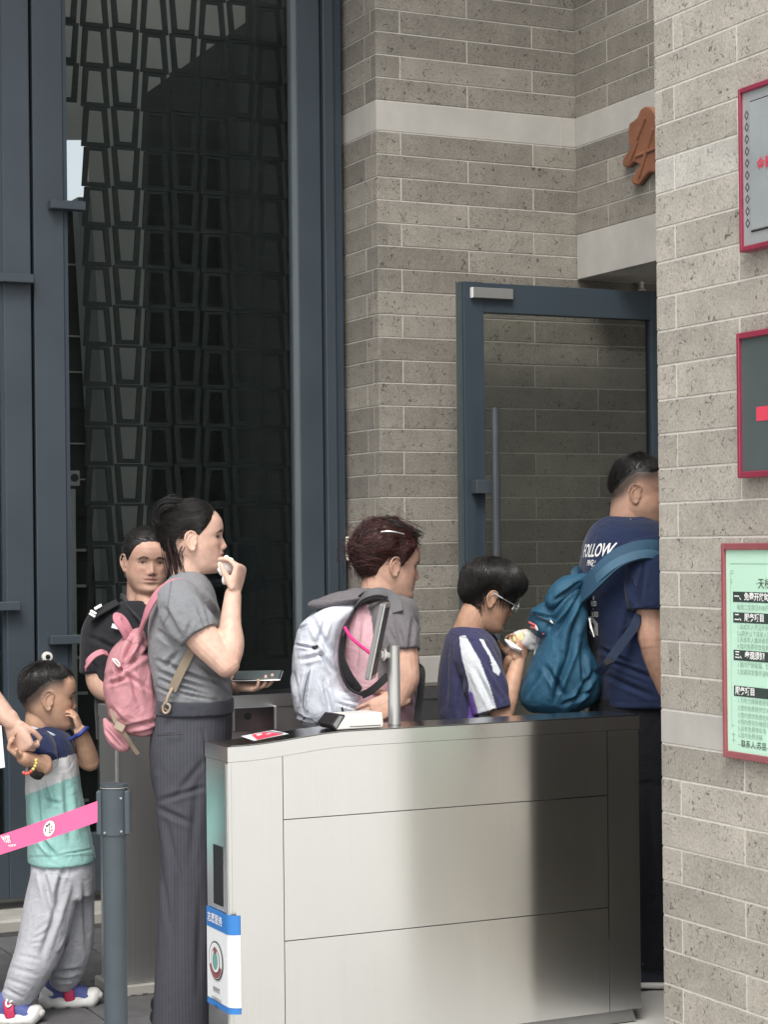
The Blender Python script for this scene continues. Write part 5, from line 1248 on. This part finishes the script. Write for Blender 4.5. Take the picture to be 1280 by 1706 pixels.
B2.strap('lower_strap', [(604, 1158, -.19), (618, 1151, -.215), (634, 1138, -.225), (648, 1124, -.225)], .024, bkm, .006)
B2.strap('front_strap', [(694, 1108, -.17), (703, 1116, -.19), (703, 1140, -.19), (698, 1180, -.18), (694, 1205, -.18)], .022, bkm, .006)
B2.rod('pink_cord', [(576, 1046, -.200), (584, 1060, -.215), (598, 1073, -.225), (618, 1088, -.235)], .0055, col('hot_pink', (.78, .03, .22), .7, bump=.6, bscale=260))

# ---- boy with glasses
Y = Fig('person', 'boy with glasses in a navy and white sports shirt looking down at his food', 'person', 792, 6.82, 'people queuing at the gates')
SKB = (.50, .30, .205)
yh = Head(Y, Y.J(800, 1046, 0), yaw=math.radians(10), pitch=math.radians(21), sc=.97, jaw=1.0, nose=.8, ears=1.0)
ysh = np.array(Y.J(795, 1075, -.12)); yel = np.array(Y.J(838, 1198, -.175)); ywr = np.array(Y.J(864, 1104, -.13))
yk = yh.parts+[yh.neck(Y.J(775, 1072, 0), .053, .056), limb([(*(ysh+np.array([0, .03, -.03])), .036), (*yel, .036)], n=14), limb([(*yel, .035), (*(yel*.6+ywr*.4), .034), (*ywr, .024)], n=16)]
yk += hand(ywr, (.30, .1, 1), (-.6, .8, .3), (-.75, -.55, .2), [(.7, .7, .4), (.8, .7, .4), (.9, .8, .4), (.95, .8, .4)], .80, thumb=(.85, .2, .5), thumb_curl=.2)
yw2 = np.array(Y.J(852, 1100, .08)); yk += [Y.tube([(797, 1092, .11, .034), (835, 1150, .17, .036)], n=12), limb([(*Y.J(835, 1150, .17), .035), (*yw2, .024)], n=12), Y.slices([(1075, 752, 815, .08), (1150, 748, 830, .12), (1280, 748, 830, .12)])]+hand(yw2, (.3, -.3, 1), (-.3, -.9, .3), (-.6, .3, .4), [(.7, .7, .4)]*4, .8)
body(Y, yk, SKB, yh, .0031, eye=.55, lip=(.42, .17, .13), brow_w=.0038)
def y_thick(a, v, p):
    vh = np.interp(a, [0, 25, 40, 55, 70, 82, 90, 100, 115, 140, 180], [.66, .65, .655, .66, .60, .53, .60, .63, .50, .33, .25])
    return edge(v, vh, .024+.012*sstep(v, .55, .8)+.006*(1-sstep(a, 20, 60)), .42, a)
yh.hair('hair', y_thick, MT['hair'], 4500, lambda a, v, p: (np.where(a > 90, .25, -.35), -np.ones_like(v)), 9, (.035, .075), .003, .0008, .0024, noise=(40, 40, 14), step=6)
NAVY = (.045, .046, .105)
def yp(V, N, X, Y_, C):
    C = C.copy(); nr = N[:, 1] < .75
    C[inpoly(X, Y_, [(766, 1060), (776, 1058), (800, 1100), (815, 1140), (833, 1195), (784, 1196), (782, 1140), (772, 1100)]) & nr] = (.60, .63, .66)
    C[inpoly(X, Y_, [(783, 1150), (788, 1155), (800, 1196), (781, 1196)]) & nr] = (.17, .09, .42)
    C[inpoly(X, Y_, [(799, 1064), (806, 1066), (832, 1118), (831, 1126), (824, 1118), (815, 1094)]) & nr] = (.60, .63, .66)
    return C
ys = Y.cloth('sports_shirt', [Y.slices([(1042, 762, 800, .045), (1052, 750, 812, .09), (1064, 743, 824, .13), (1085, 738, 834, .155), (1120, 734, 840, .160), (1160, 731, 842, .160), (1200, 730, 842, .16), (1290, 732, 842, .155)], e=2.4),
     Y.tube([(780, 1070, -.085, .056), (793, 1096, -.135, .070), (810, 1140, -.165, .071), (822, 1184, -.180, .066)], n=24, round_ends=False), Y.tube([(800, 1070, .1, .06), (825, 1130, .15, .07)], n=16, round_ends=False)], .0030, NAVY, folds=[((800, 1080), (845, 1160), .012, .006), ((790, 1110), (825, 1185), .012, .006), ((745, 1080), (742, 1180), .014, .005), ((770, 1130), (766, 1195), .012, .005), ((835, 1165), (812, 1120), .010, .006)], amp=.0028, paint=yp, seed=31, seams=[((752, 1056), (790, 1066)), ((806, 1192), (845, 1176))])
legs(Y, 785, 1260, (.03, .03, .05), hip=.13)
for s_ in (-.08, .08): plain_shoe(Y, Y.J(785, 1260)[0]-.03, s_, MT['white_plastic'])
gl = [yh.out(np.array([q]))[0] for q in ((-.012, -.086, .128), (.022, -.081, .1225), (.066, -.071, .117), (.094, -.060, .115))]
V, Fc = limb([(*p, .0016) for p in gl], n=6); gp = link('glasses', mesh('glasses', V, Fc, True), MT['chrome'], Y.root)
V, Fc = limb([(*p, .0030) for p in gl[:2]], n=6); link('temple_sleeve', mesh('temple_sleeve', V, Fc, True), col('pale_temple', (.55, .55, .58), .35), gp)
for sy in (-1, 1):
    ring = [yh.out(np.array([[.0975-.012*abs(math.cos(t))*0-.25*abs(sy*.033+.024*math.cos(t))**1.0*.35, sy*.034+.024*math.cos(t), .113+.017*math.sin(t)]]))[0] for t in np.linspace(0, 2*math.pi, 17)]
    V, Fc = limb([(*p, .0014) for p in ring], n=6, sub=2, round_ends=False); link('rim', mesh('rim', V, Fc, True), MT['chrome'], gp)
    cc_ = np.mean(ring[:-1], 0); link('lens', mesh('lens', [cc_]+ring[:-1], [(0, i+1, (i+1) % 16+1) for i in range(16)], True), MT['glass'], gp)
# food in a clear bag
Fd = at_fig(Y, 'corn_snack', 'pale yellow corn in a clear plastic bag with white paper, held by the boy', 'food', 870, 1065, 0)
V, Fc = ball((0, 0, 0), (.040, .030, .024), 24); kern = .004*np.abs(np.sin(V[:, 0]*260)*np.sin(V[:, 2]*300+V[:, 1]*260)); V = V+V/np.linalg.norm(V, axis=1)[:, None]*kern[:, None]
V = V@np.array(Matrix.Rotation(math.radians(-18), 3, 'Y')).T+np.array(Fd.J(873, 1062, -.11)); link('corn_cob', mesh('corn_cob', V, Fc, True), col('corn', (.66, .60, .30), .5, var=.25, vscale=60), Fd.root)
film = bpy.data.materials.new('clear_film'); film.use_nodes = True; fb = film.node_tree.nodes['Principled BSDF']; fb.inputs['Base Color'].default_value = (.82, .82, .84, 1); fb.inputs['Roughness'].default_value = .25; fb.inputs['Alpha'].default_value = .55; MT['film'] = film
V, Fc = ball((0, 0, 0), (.056, .042, .034), 24); V = V+V*(.28*fbm(V*38, 5, 3))[:, None]; V = V@np.array(Matrix.Rotation(math.radians(22), 3, 'Y')).T+np.array(Fd.J(890, 1068, -.115)); link('plastic_bag', mesh('plastic_bag', V, Fc, True), MT['film'], Fd.root)
V, Fc = limb([(*Fd.J(896, 1074, -.14), .012, .004), (*Fd.J(902, 1088, -.145), .013, .003), (*Fd.J(898, 1100, -.145), .010, .003), (*Fd.J(892, 1092, -.145), .006, .003), (*Fd.J(893, 1080, -.14), .004, .002)], n=10); link('bag_handle', mesh('bag_handle', V, Fc, True), MT['film'], Fd.root)
V, Fc = limb([(*Fd.J(845, 1068, -.12), .012, .004), (*Fd.J(855, 1076, -.155), .016, .010), (*Fd.J(868, 1083, -.16), .012, .006)], n=14); V = V+.006*np.stack([fbm(V*45, k, 2) for k in range(3)], 1); link('paper_wrap', mesh('paper_wrap', V, Fc, True), MT['tissue'], Fd.root)

# ---- man with the blue backpack, half hidden by the pillar
Mn = Fig('person', 'man in navy t-shirt with white back print walking in past the brick pillar', 'person', 1060, 6.76, 'people queuing at the gates')
SKM = (.50, .30, .215)
mh = Head(Mn, Mn.J(1068, 879, .02), yaw=math.radians(-13), pitch=math.radians(2), sc=1.06, jaw=1.2, nose=1.0)
msh = np.array(Mn.J(1086, 960, -.20)); mel = np.array(Mn.J(1090, 1066, -.235)); mwr = np.array(Mn.J(1118, 1165, -.20))
mk = mh.parts+[mh.neck(Mn.J(1050, 897, .02), .066, .080), limb([(*msh, .062), (*mel, .052)], n=16), limb([(*mel, .050), (*(mel*.65+mwr*.35), .050), (*mwr, .032)], n=16)]+hand(mwr, (.4, 0, -1), (.3, 1, 0), (1, -.2, .3), [(.3, .4, .3)]*4, 1.05)
mk += [Mn.tube([(1130, 960, .20, .06), (1150, 1066, .22, .05), (1165, 1165, .2, .032)], n=12), Mn.slices([(900, 1010, 1090, .12), (1000, 1000, 1120, .19), (1180, 1010, 1130, .19)])]+hand(Mn.J(1165, 1165, .2), (.3, 0, -1), (0, -1, 0), (1, 0, .3), [(.3, .4, .3)]*4, 1.05)
SH_ = (.038, .032, .029)
def M_VH(a): return np.interp(a, [0, 35, 52, 66, 80, 95, 110, 130, 155, 180], [.85, .83, .79, .775, .79, .775, .70, .56, .47, .45])
def mpaint(V, C):
    H = mh.inn(V); x, y, z = H.T; a = np.degrees(np.arctan2(np.abs(y), x))
    zh = M_VH(a)*.2265; f = sstep(z, zh-.068, zh-.002)**1.4*(z > .05)*.93*sstep(a, 28, 50)
    return mixc(C, f, SH_)
body(Mn, mk, SKM, mh, .0032, paintf=mpaint, eye=.6)
def m_thick(a, v, p):
    vh = M_VH(a)
    return edge(v, vh, .004+.014*sstep(v, .72, .9)*(1-.55*sstep(a, 120, 180)), .06, a)
mh.hair('hair', m_thick, MT['hair'], 5000, lambda a, v, p: (-.3*np.ones_like(v), np.ones_like(v)*.9), 10, (.008, .016), .007, .0006, .0015, step=4)
MN = (.018, .028, .068)
ms = Mn.cloth('t_shirt', [Mn.slices([(862, 1008, 1078, .055), (874, 990, 1102, .13), (892, 978, 1122, .185), (920, 970, 1138, .215), (960, 966, 1146, .225), (1020, 972, 1150, .225), (1080, 985, 1150, .225), (1130, 990, 1150, .222), (1172, 990, 1150, .220)], e=2.35),
     Mn.tube([(1078, 912, -.165, .075), (1084, 945, -.205, .086), (1086, 985, -.225, .084), (1086, 1018, -.235, .080)], n=24, round_ends=False), Mn.tube([(1125, 912, .165, .075), (1140, 1018, .22, .078)], n=16, round_ends=False)], .0050, MN, folds=[((1062, 1010), (1050, 960), .012, .008), ((1015, 1100), (1090, 1130), .010, .007), ((1000, 1080), (1060, 1110), .010, .006), ((1040, 1060), (1075, 1030), .012, .006), ((1010, 1125), (1090, 1160), .012, .006), ((1050, 1010), (1040, 1090), .014, .006), ((1075, 940), (1068, 1010), .010, .005)], amp=.0032, seed=41, seams=[((1062, 1016), (1106, 1003)), ((1076, 925), (1060, 1000)), ((1000, 1165), (1105, 1168))])
Mn.strap('neck_label', [(1050, 866, -.085), (1055, 871, -.09)], .010, MT['white_ink'], .003, parent=ms)
mt_ = Mn.cloth('trousers', [Mn.slices([(1158, 985, 1140, .20), (1220, 985, 1145, .20), (1290, 995, 1142, .19)], e=2.4), Mn.slices([(1270, 1015, 1140, .095, -.09), (1400, 1040, 1132, .09, -.09), (1520, 1055, 1128, .08, -.09), (1612, 1062, 1124, .07, -.09)], e=2.3), Mn.slices([(1270, 1030, 1150, .095, .09), (1400, 1060, 1150, .09, .09), (1590, 1080, 1150, .07, .09)], e=2.3)], .007, (.012, .013, .017), folds=[((1080, 1300), (1095, 1500), .016, .006)], amp=.004)
shm = col('navy_shoe', (.020, .028, .045), .6)
for s_, xx in ((-.09, 1088), (.09, 1110)):
    o = plain_shoe(Mn, Mn.J(xx, 1600, s_)[0]+.0, s_, shm, .27)
a = Mn.J(1076, 1606, -.139); 
Mn.rod('shoe_emblem', [(1072, 1605, -.137), (1082, 1607, -.140), (1091, 1607, -.140), (1102, 1604, -.139)], .0022, MT['chrome'])
Mn.rod('shoe_emblem', [(1085, 1608, -.140), (1088, 1614, -.141), (1092, 1613, -.141), (1099, 1605, -.140), (1096, 1603, -.139)], .0022, MT['chrome'])
back = (.86, .51, 0); ub_ = (.51, -.86, .03)
for s_, px_, py_, sz, wt in (('FOLLOW', 986, 918, .062, .0012), ('PING', 975, 938, .026, .0008), ('ZOO', 1000, 936, .011, .0), ('BEST CLUB', 1000, 943, .009, .0), ('8', 988, 951, .022, .0006), ('O', 985, 967, .02, .0006), ('A', 993, 983, .022, .001), ('o', 992, 995, .026, .001), ('RIED', 990, 1006, .024, .0008), ('IN', 984, 1015, .010, .0), ('BURD', 990, 1024, .024, .001)):
    project_text(Mn, s_, sz, Mn.J(px_, py_, -.14), ub_, (.10, -.1, 1), ms, MT['white_ink'], weight=wt, dirv=back, ws=.62)
project_poly(Mn, [(982, 1030), (994, 1029), (998, 1036), (1003, 1041), (1004, 1062), (990, 1061), (988, 1054), (984, 1046)], ms, MT['white_ink'], d0=-.25)
project_poly(Mn, [(989, 1041), (996, 1040), (999, 1046), (993, 1051), (998, 1053), (991, 1056), (989, 1050)], ms, MT['black_ink'], lift=.0035, d0=-.25)
B3 = at_fig(Mn, 'blue_backpack', 'teal blue hiking backpack with red zip pulls on the man in navy', 'backpack', 940, 1080, 0)
TEAL = (.022, .085, .145)
rows = [(958, 960, 974, .05), (968, 938, 976, .09), (988, 921, 977, .12), (1014, 912, 977, .135), (1045, 908, 977, .14), (1075, 897, 980, .145), (1100, 886, 992, .15), (1125, 876, 1001, .15), (1150, 869, 1000, .145), (1170, 870, 990, .13), (1184, 884, 965, .10)]
B3.cloth('main_bag', [B3.slices(mv(rows, -.10), e=2.4), B3.slices(mv([(1004, 904, 935, .07), (1016, 886, 940, .105), (1034, 881, 940, .115), (1052, 886, 935, .11), (1062, 900, 930, .08)], -.08), e=2.6)], .0048, TEAL, 'nylon',
   folds=[((972, 985), (925, 1060), .012, .010), ((975, 1000), (940, 1100), .014, .008), ((960, 990), (915, 1045), .010, .008), ((960, 1060), (930, 1150), .012, .012), ((972, 1080), (975, 1150), .012, .008), ((940, 1090), (925, 1170), .012, .010), ((990, 1120), (955, 1175), .010, .009), ((910, 1110), (940, 1160), .012, .008), ((880, 1160), (900, 1120), .010, .008), ((940, 1175), (985, 1150), .008, .007), ((900, 1000), (940, 985), .008, .006), ((884, 1022), (925, 1030), .006, .007)], amp=.006, fs=(12, 12, 7), seed=51)
B3.cloth('top_flap', [B3.tube([(922, 1000, -.17, .06, .03), (935, 982, -.17, .07, .034), (955, 970, -.15, .07, .03), (972, 966, -.12, .05, .02)], n=16)], .0048, TEAL, 'nylon', folds=[((925, 1000), (968, 970), .007, .008)], amp=.005)
tw = col('teal_web', (.022, .070, .125), .75, bump=.15, bscale=400)
B3.strap('shoulder_strap', [(968, 988, -.19), (985, 972, -.235), (1003, 954, -.27), (1028, 932, -.285), (1058, 919, -.282), (1085, 916, -.27), (1112, 922, -.25)], .068, tw, .012, up=(-.62, -.75, .22))
B3.strap('strap_web', [(977, 984, -.21), (1003, 957, -.28), (1028, 938, -.297), (1058, 926, -.296), (1085, 923, -.285), (1112, 929, -.265)], .030, col('teal_light', (.045, .115, .180), .7), .006, up=(-.62, -.75, .22))
B3.strap('haul_loop', [(960, 966, -.12), (957, 955, -.11), (963, 948, -.09), (968, 956, -.08)], .022, tw, .006)
B3.strap('lower_strap', [(997, 1122, -.2), (1012, 1106, -.255), (1032, 1078, -.262), (1056, 1046, -.262), (1066, 1024, -.255)], .030, col('navy_web', (.020, .034, .075), .8), .004)
B3.strap('strap_buckle', [(1008, 1104, -.26), (1020, 1099, -.264)], .018, MT['black'], .008)
rz = col('coral', (.50, .11, .10), .6)
for pp in ([(910, 1050, -.185), (914, 1036, -.188), (917, 1034, -.19)], [(906, 1056, -.185), (911, 1040, -.188)], [(883, 1037, -.165), (893, 1042, -.185)], [(886, 1044, -.165), (893, 1047, -.185)], [(923, 1010, -.205), (932, 1013, -.205)]): B3.rod('zip_pull', pp, .0042, rz)
for pp in ([(918, 1034, -.195), (921, 1038, -.195)], [(894, 1044, -.192), (896, 1049, -.192)]): B3.rod('zip_tab', pp, .004, MT['white_plastic'])
B3.rod('zip_line', [(882, 1024, -.13), (895, 1026, -.19), (915, 1036, -.2), (930, 1046, -.2)], .0022, MT['black'])

# ---- small boy in front, at the left
S = Fig('person', 'small boy in navy, white and mint t-shirt and grey trousers, hand at his mouth', 'person', 98, 6.39, 'people queuing at the gates')
SKS = (.50, .31, .215)
shd = Head(S, S.J(81, 1217, 0), yaw=math.radians(14), pitch=math.radians(3), sc=.95, jaw=1.02, nose=.72, ears=1.08)
se = np.array(S.J(150, 1268, .045)); sw = np.array(S.J(135, 1219, -.02)); ss = np.array(S.J(108, 1240, .10))
sk2 = shd.parts+[shd.neck(S.J(72, 1228, 0), .046, .050), limb([(*ss, .036), (*(ss*.5+se*.5), .036), (*se, .033)], n=14), limb([(*se, .032), (*(se*.6+sw*.4), .031), (*sw, .023)], n=14)]
sk2 += hand(sw, (-.30, -.10, 1), (-1, .1, -.3), (.1, 1, .2), [(.35, .5, .3), (.4, .5, .3), (.45, .55, .3), (.5, .6, .3)], .60, thumb=(.9, .2, .2))
sfe = np.array(S.J(72, 1276, -.20)); sfw = np.array(S.J(40, 1262, -.27)); sk2 += [limb([(*S.J(60, 1240, -.11), .036), (*sfe, .032)], n=12), limb([(*sfe, .031), (*sfw, .023)], n=12)]+hand(sfw, (-.7, -.3, .7), (.6, -.2, .6), (.2, -1, 0), [(.8, .8, .4)]*4, .66)
sk2.append(S.slices([(1228, 60, 110, .07), (1300, 58, 122, .10), (1400, 62, 140, .10)]))
def S_VH(a): return np.interp(a, [0, 30, 48, 60, 75, 92, 106, 125, 150, 180], [.86, .85, .83, .80, .79, .775, .71, .56, .45, .42])
def spaint(V, C):
    H = shd.inn(V); x, y, z = H.T; a = np.degrees(np.arctan2(np.abs(y), x))
    zh = S_VH(a)*.2265
    return mixc(C, sstep(z, zh-.068, zh-.002)**1.4*(z > .05)*.93*sstep(a, 45, 65), (.038, .032, .029))
body(S, sk2, SKS, shd, .0030, paintf=spaint, eye=.6, lip=(.40, .17, .14), brow_w=.0036)
def s_thick(a, v, p):
    vh = S_VH(a)
    return edge(v, vh, .004+.013*sstep(v, .6, .88), .055, a)
shd.hair('hair', s_thick, MT['hair'], 5000, lambda a, v, p: (-.35*np.ones_like(v), -np.ones_like(v)*.8), 14, (.010, .022), .006, .0006, .0014, step=4)
TEALS = (.285, .52, .485)
def sp_(V, N, X, Y_, C):
    C = np.tile(np.array(TEALS), (len(V), 1)); yl1 = 1269+(X-81)*(-12/40); yl2 = 1318+(X-60)*(-28/73)
    C[Y_ < yl2] = (.62, .63, .63); C[Y_ < yl1] = (.018, .026, .070)
    return C
sts = S.cloth('t_shirt', [S.slices([(1207, 64, 92, .035), (1215, 54, 106, .065), (1226, 48, 117, .10), (1245, 45, 124, .122), (1270, 45, 128, .128), (1310, 46, 134, .132), (1350, 48, 142, .134), (1395, 50, 151, .136), (1420, 49, 157, .138), (1434, 50, 159, .138)], e=2.35),
     S.tube([(66, 1232, -.07, .045), (65, 1250, -.13, .056), (70, 1272, -.175, .052)], n=18, round_ends=False), S.tube([(100, 1230, .07, .045), (115, 1246, .10, .050), (124, 1254, .105, .048)], n=16, round_ends=False)], .0040, TEALS, folds=[((72, 1300), (88, 1345), .008, .008), ((75, 1330), (100, 1340), .008, .006), ((68, 1395), (92, 1425), .009, .010), ((60, 1310), (66, 1380), .012, .006), ((110, 1290), (118, 1400), .014, .005), ((95, 1425), (150, 1415), .004, .003)], amp=.003, paint=sp_, seed=61, seams=[((50, 1426), (158, 1424)), ((60, 1268), (78, 1276)), ((58, 1222), (66, 1262))])
S.rod('collar_trim', [(52, 1212, -.06), (66, 1216, -.088), (84, 1222, -.088), (97, 1229, -.06)], .005, col('pale_trim', (.50, .58, .62), .8), parent=sts)
S.cloth('trousers', [S.slices([(1420, 54, 156, .120), (1450, 54, 157, .128), (1490, 55, 156, .125)], e=2.4),
    S.tube([(93, 1455, -.07, .085, .075), (82, 1515, -.085, .085, .080), (68, 1575, -.10, .082, .076), (48, 1620, -.12, .078, .066), (30, 1655, -.13, .060, .050), (24, 1668, -.132, .05, .044)], n=22, round_ends=False),
    S.tube([(122, 1455, .06, .085, .066), (127, 1515, .065, .085, .058), (122, 1580, .07, .080, .062), (110, 1622, .075, .070, .054), (104, 1642, .078, .055, .042)], n=22, round_ends=False)], .005, (.40, .41, .44),
    folds=[((70, 1445), (88, 1520), .012, .008), ((110, 1440), (88, 1520), .012, .008), ((118, 1450), (70, 1590), .012, .007), ((80, 1535), (62, 1550), .006, .0018), ((78, 1552), (60, 1562), .006, .0018), ((70, 1570), (52, 1572), .006, .0018), ((30, 1590), (70, 1600), .008, .0018), ((15, 1610), (66, 1625), .009, .0018), ((10, 1630), (55, 1645), .008, .0018), ((5, 1645), (40, 1662), .007, .003), ((115, 1560), (100, 1590), .008, .006), ((90, 1620), (135, 1615), .009, .007), ((90, 1632), (125, 1630), .007, .006), ((140, 1470), (146, 1580), .012, .005)], amp=.003, fs=(14, 14, 5), seed=71)
S.rod('wristband', [(127, 1226, -.045), (133, 1223, -.055), (142, 1215, -.045), (146, 1213, -.01), (139, 1220, .018), (130, 1226, .005), (127, 1226, -.045)], .0075, col('blue_band', (.025, .045, .21), .5))
S.rod('watch_strap', [(110, 1236, -.03), (127, 1226, -.045)], .0065, MT['blue_band'])
S.rod('cuff', [(56, 1263, -.235), (54, 1286, -.262), (66, 1293, -.235), (72, 1276, -.195), (64, 1262, -.19), (56, 1263, -.235)], .011, col('black_cuff', (.013, .013, .014), .7))
bd = col('red_bead', (.60, .10, .07), .4); yb = col('yellow_bead', (.62, .50, .16), .4)
for i, (x, y) in enumerate([(40, 1287), (44, 1289), (48, 1288), (52, 1285), (56, 1281), (59, 1276), (61, 1271), (61, 1266)]):
    V, Fc = ball(S.J(x, y, -.292), .0055, 8); link('bead', mesh('bead', V, Fc, True), bd if i < 4 else yb, S.root)
def sneaker(hx, hy, tx, ty, d, yaw=0.0):
    a = np.array(S.J(hx, hy, d)); b = np.array(S.J(tx, ty, d)); a[2] = b[2] = 0; L = np.linalg.norm(b-a); u = (b-a)/L; u = np.array([math.cos(yaw), math.sin(yaw), 0]); vv = np.array([-u[1], u[0], 0])
    P = lambda s_, z, o=0: a+u*L*s_+vv*o+np.array([0, 0, z])
    root = link('shoe', fuse([limb([(*P(.10, .050), .030, .034), (*P(.28, .060), .034, .040), (*P(.52, .052), .036, .032), (*P(.78, .038), .038, .022), (*P(.92, .032), .030, .016)], ref=vv, n=18, e=2.3)], .004, 2), col('blue_knit', (.085, .105, .29), .8, bump=.3, bscale=300), S.root); root.data.shade_smooth()
    prof = []
    for s_ in np.linspace(0, 1, 60):
        zt = .034+.020*math.exp(-((s_-.05)/.14)**2)+.012*math.exp(-((s_-.95)/.18)**2); prof.append((s_, zt+.004*math.sin(s_*22)))
    V, Fc = [], []
    for s_, zt in prof:
        hw = (.040+.006*math.sin(s_*3.1)+.003*abs(math.sin(s_*15)))*math.sqrt(max(.05, 1-((s_-.5)/.52)**6)); zb = .004+.006*(1-abs(math.sin(s_*12.6)))+.012*max(0, (s_-.88)/.12)**2
        for o, z in ((-hw, zb), (-hw*1.08, (zb+zt)/2), (-hw*.92, zt), (hw*.92, zt), (hw*1.08, (zb+zt)/2), (hw, zb)): V.append(P(s_, z, o))
    for i in range(59):
        for k in range(6): q = (k+1) % 6; Fc.append((6*i+k, 6*i+q, 6*i+6+q, 6*i+6+k))
    Fc += [tuple(range(5, -1, -1)), tuple(range(354, 360))]
    me = mesh('sole', V, Fc, True); link('sole', me, col('off_white_sole', (.70, .70, .67), .6), root)
    V, Fc = limb([(*P(.80, .040), .036, .018), (*P(.92, .040), .034, .020), (*P(.985, .036), .022, .014)], ref=vv, n=16, e=2.3); link('toe_cap', mesh('toe_cap', V, Fc, True), MT['off_white_sole'], root)
    V, Fc = limb([(*P(.02, .055), .022, .024), (*P(.10, .058), .033, .024), (*P(.22, .050), .037, .014)], ref=vv, n=16, e=2.3); link('heel_cup', mesh('heel_cup', V, Fc, True), MT['off_white_sole'], root)
    st_ = [limb([(*P(.44+.10*k, z, o), .017, .004) for k, z, o in ((0.9, .030, -.044), (.6, .060, -.040), (.2, .088, -.018), (.1, .094, .004), (.2, .084, .022), (.6, .056, .040))], ref=u, n=10)]
    V, Fc = st_[0]; link('strap', mesh('strap', V, Fc, True), col('crimson_strap', (.50, .025, .095), .6), root)
    ring = [P(.50+.045*math.cos(t)*1.0, .076+.011*math.sin(t), -.040+.006*math.sin(t)) for t in np.linspace(.6, 5.7, 12)]
    V, Fc = limb([(*p, .0035) for p in ring], n=6, sub=2); link('emblem', mesh('emblem', V, Fc, True), MT['white_ink'], root)
    V, Fc = limb([(*P(.53, .078, -.041), .003), (*P(.575, .086, -.038), .003)], n=6, sub=2); link('emblem', mesh('emblem', V, Fc, True), MT['white_ink'], root)
    return root
sneaker(66, 1680, 166, 1680, .075, math.radians(4)); sneaker(-26, 1706, 72, 1706, -.135, math.radians(-6))

# ---- adult at the picture's edge holding the small boy's wrist
A = Fig('person', 'adult mostly outside the photo whose bare forearm holds the small boy by the wrist', 'person', -125, 6.25, 'people queuing at the gates')
ah = Head(A, A.J(-95, 930, 0), yaw=math.radians(10), sc=1.0)
ash = np.array(A.J(-120, 985, -.05)); ael = np.array(A.J(-70, 1105, -.10)); awr = np.array(A.J(20, 1203, -.13))
ak = ah.parts+[ah.neck(A.J(-112, 955, 0)), limb([(*ash, .055), (*ael, .046)], n=16), limb([(*ael, .045), (*(ael*.6+awr*.4), .043), (*awr, .029, .027)], n=18)]
ak += hand(awr, (.42, -.08, -.9), (.35, .95, .1), (.9, -.2, .4), [(1.0, 1.3, .7), (1.05, 1.3, .7), (1.1, 1.3, .7), (1.15, 1.3, .7)], 1.0, thumb=(.9, .35, .6), thumb_curl=.7)
ak += [A.tube([(-125, 985, .17, .055), (-110, 1110, .18, .045), (-80, 1220, .1, .03)], n=12), A.slices([(970, -150, -80, .1), (1100, -165, -75, .15), (1230, -160, -75, .15)])]+hand(A.J(-80, 1220, .1), (.2, 0, -1), (0, -1, 0), (1, 0, 0), [(.4, .5, .3)]*4)
body(A, ak, (.58, .385, .30), ah, .0036)
ah.hair('hair', w_thick, MT['hair'], 300, None, 2, (.03, .06))
A.cloth('shirt', [A.slices([(952, -135, -90, .05), (965, -155, -75, .13), (1000, -168, -68, .18), (1100, -165, -70, .17), (1250, -165, -70, .17)], e=2.4), A.tube([(-122, 980, -.05, .075), (-100, 1045, -.08, .066)], n=16, round_ends=False), A.tube([(-120, 980, .15, .07), (-112, 1050, .18, .065)], n=16, round_ends=False)], .008, (.6, .6, .6))
legs(A, -115, 1240, (.06, .07, .1))
for s_ in (-.085, .085): plain_shoe(A, A.J(-120, 1240)[0]-.03, s_, MT['black'])
L = at_fig(A, 'paper_sheet', 'white paper sheet at the photo edge under the gripping hand', 'paper', 0, 1240, 0)
cs_ = [L.J(-60, 1216, -.145), L.J(3, 1208, -.16), L.J(9, 1278, -.16), L.J(-58, 1290, -.145)]
me = mesh('sheet', cs_, [(0, 1, 2, 3)]); o = link('sheet', me, MT['sign_white'], L.root); md = o.modifiers.new('s', 'SOLIDIFY'); md.thickness = .001
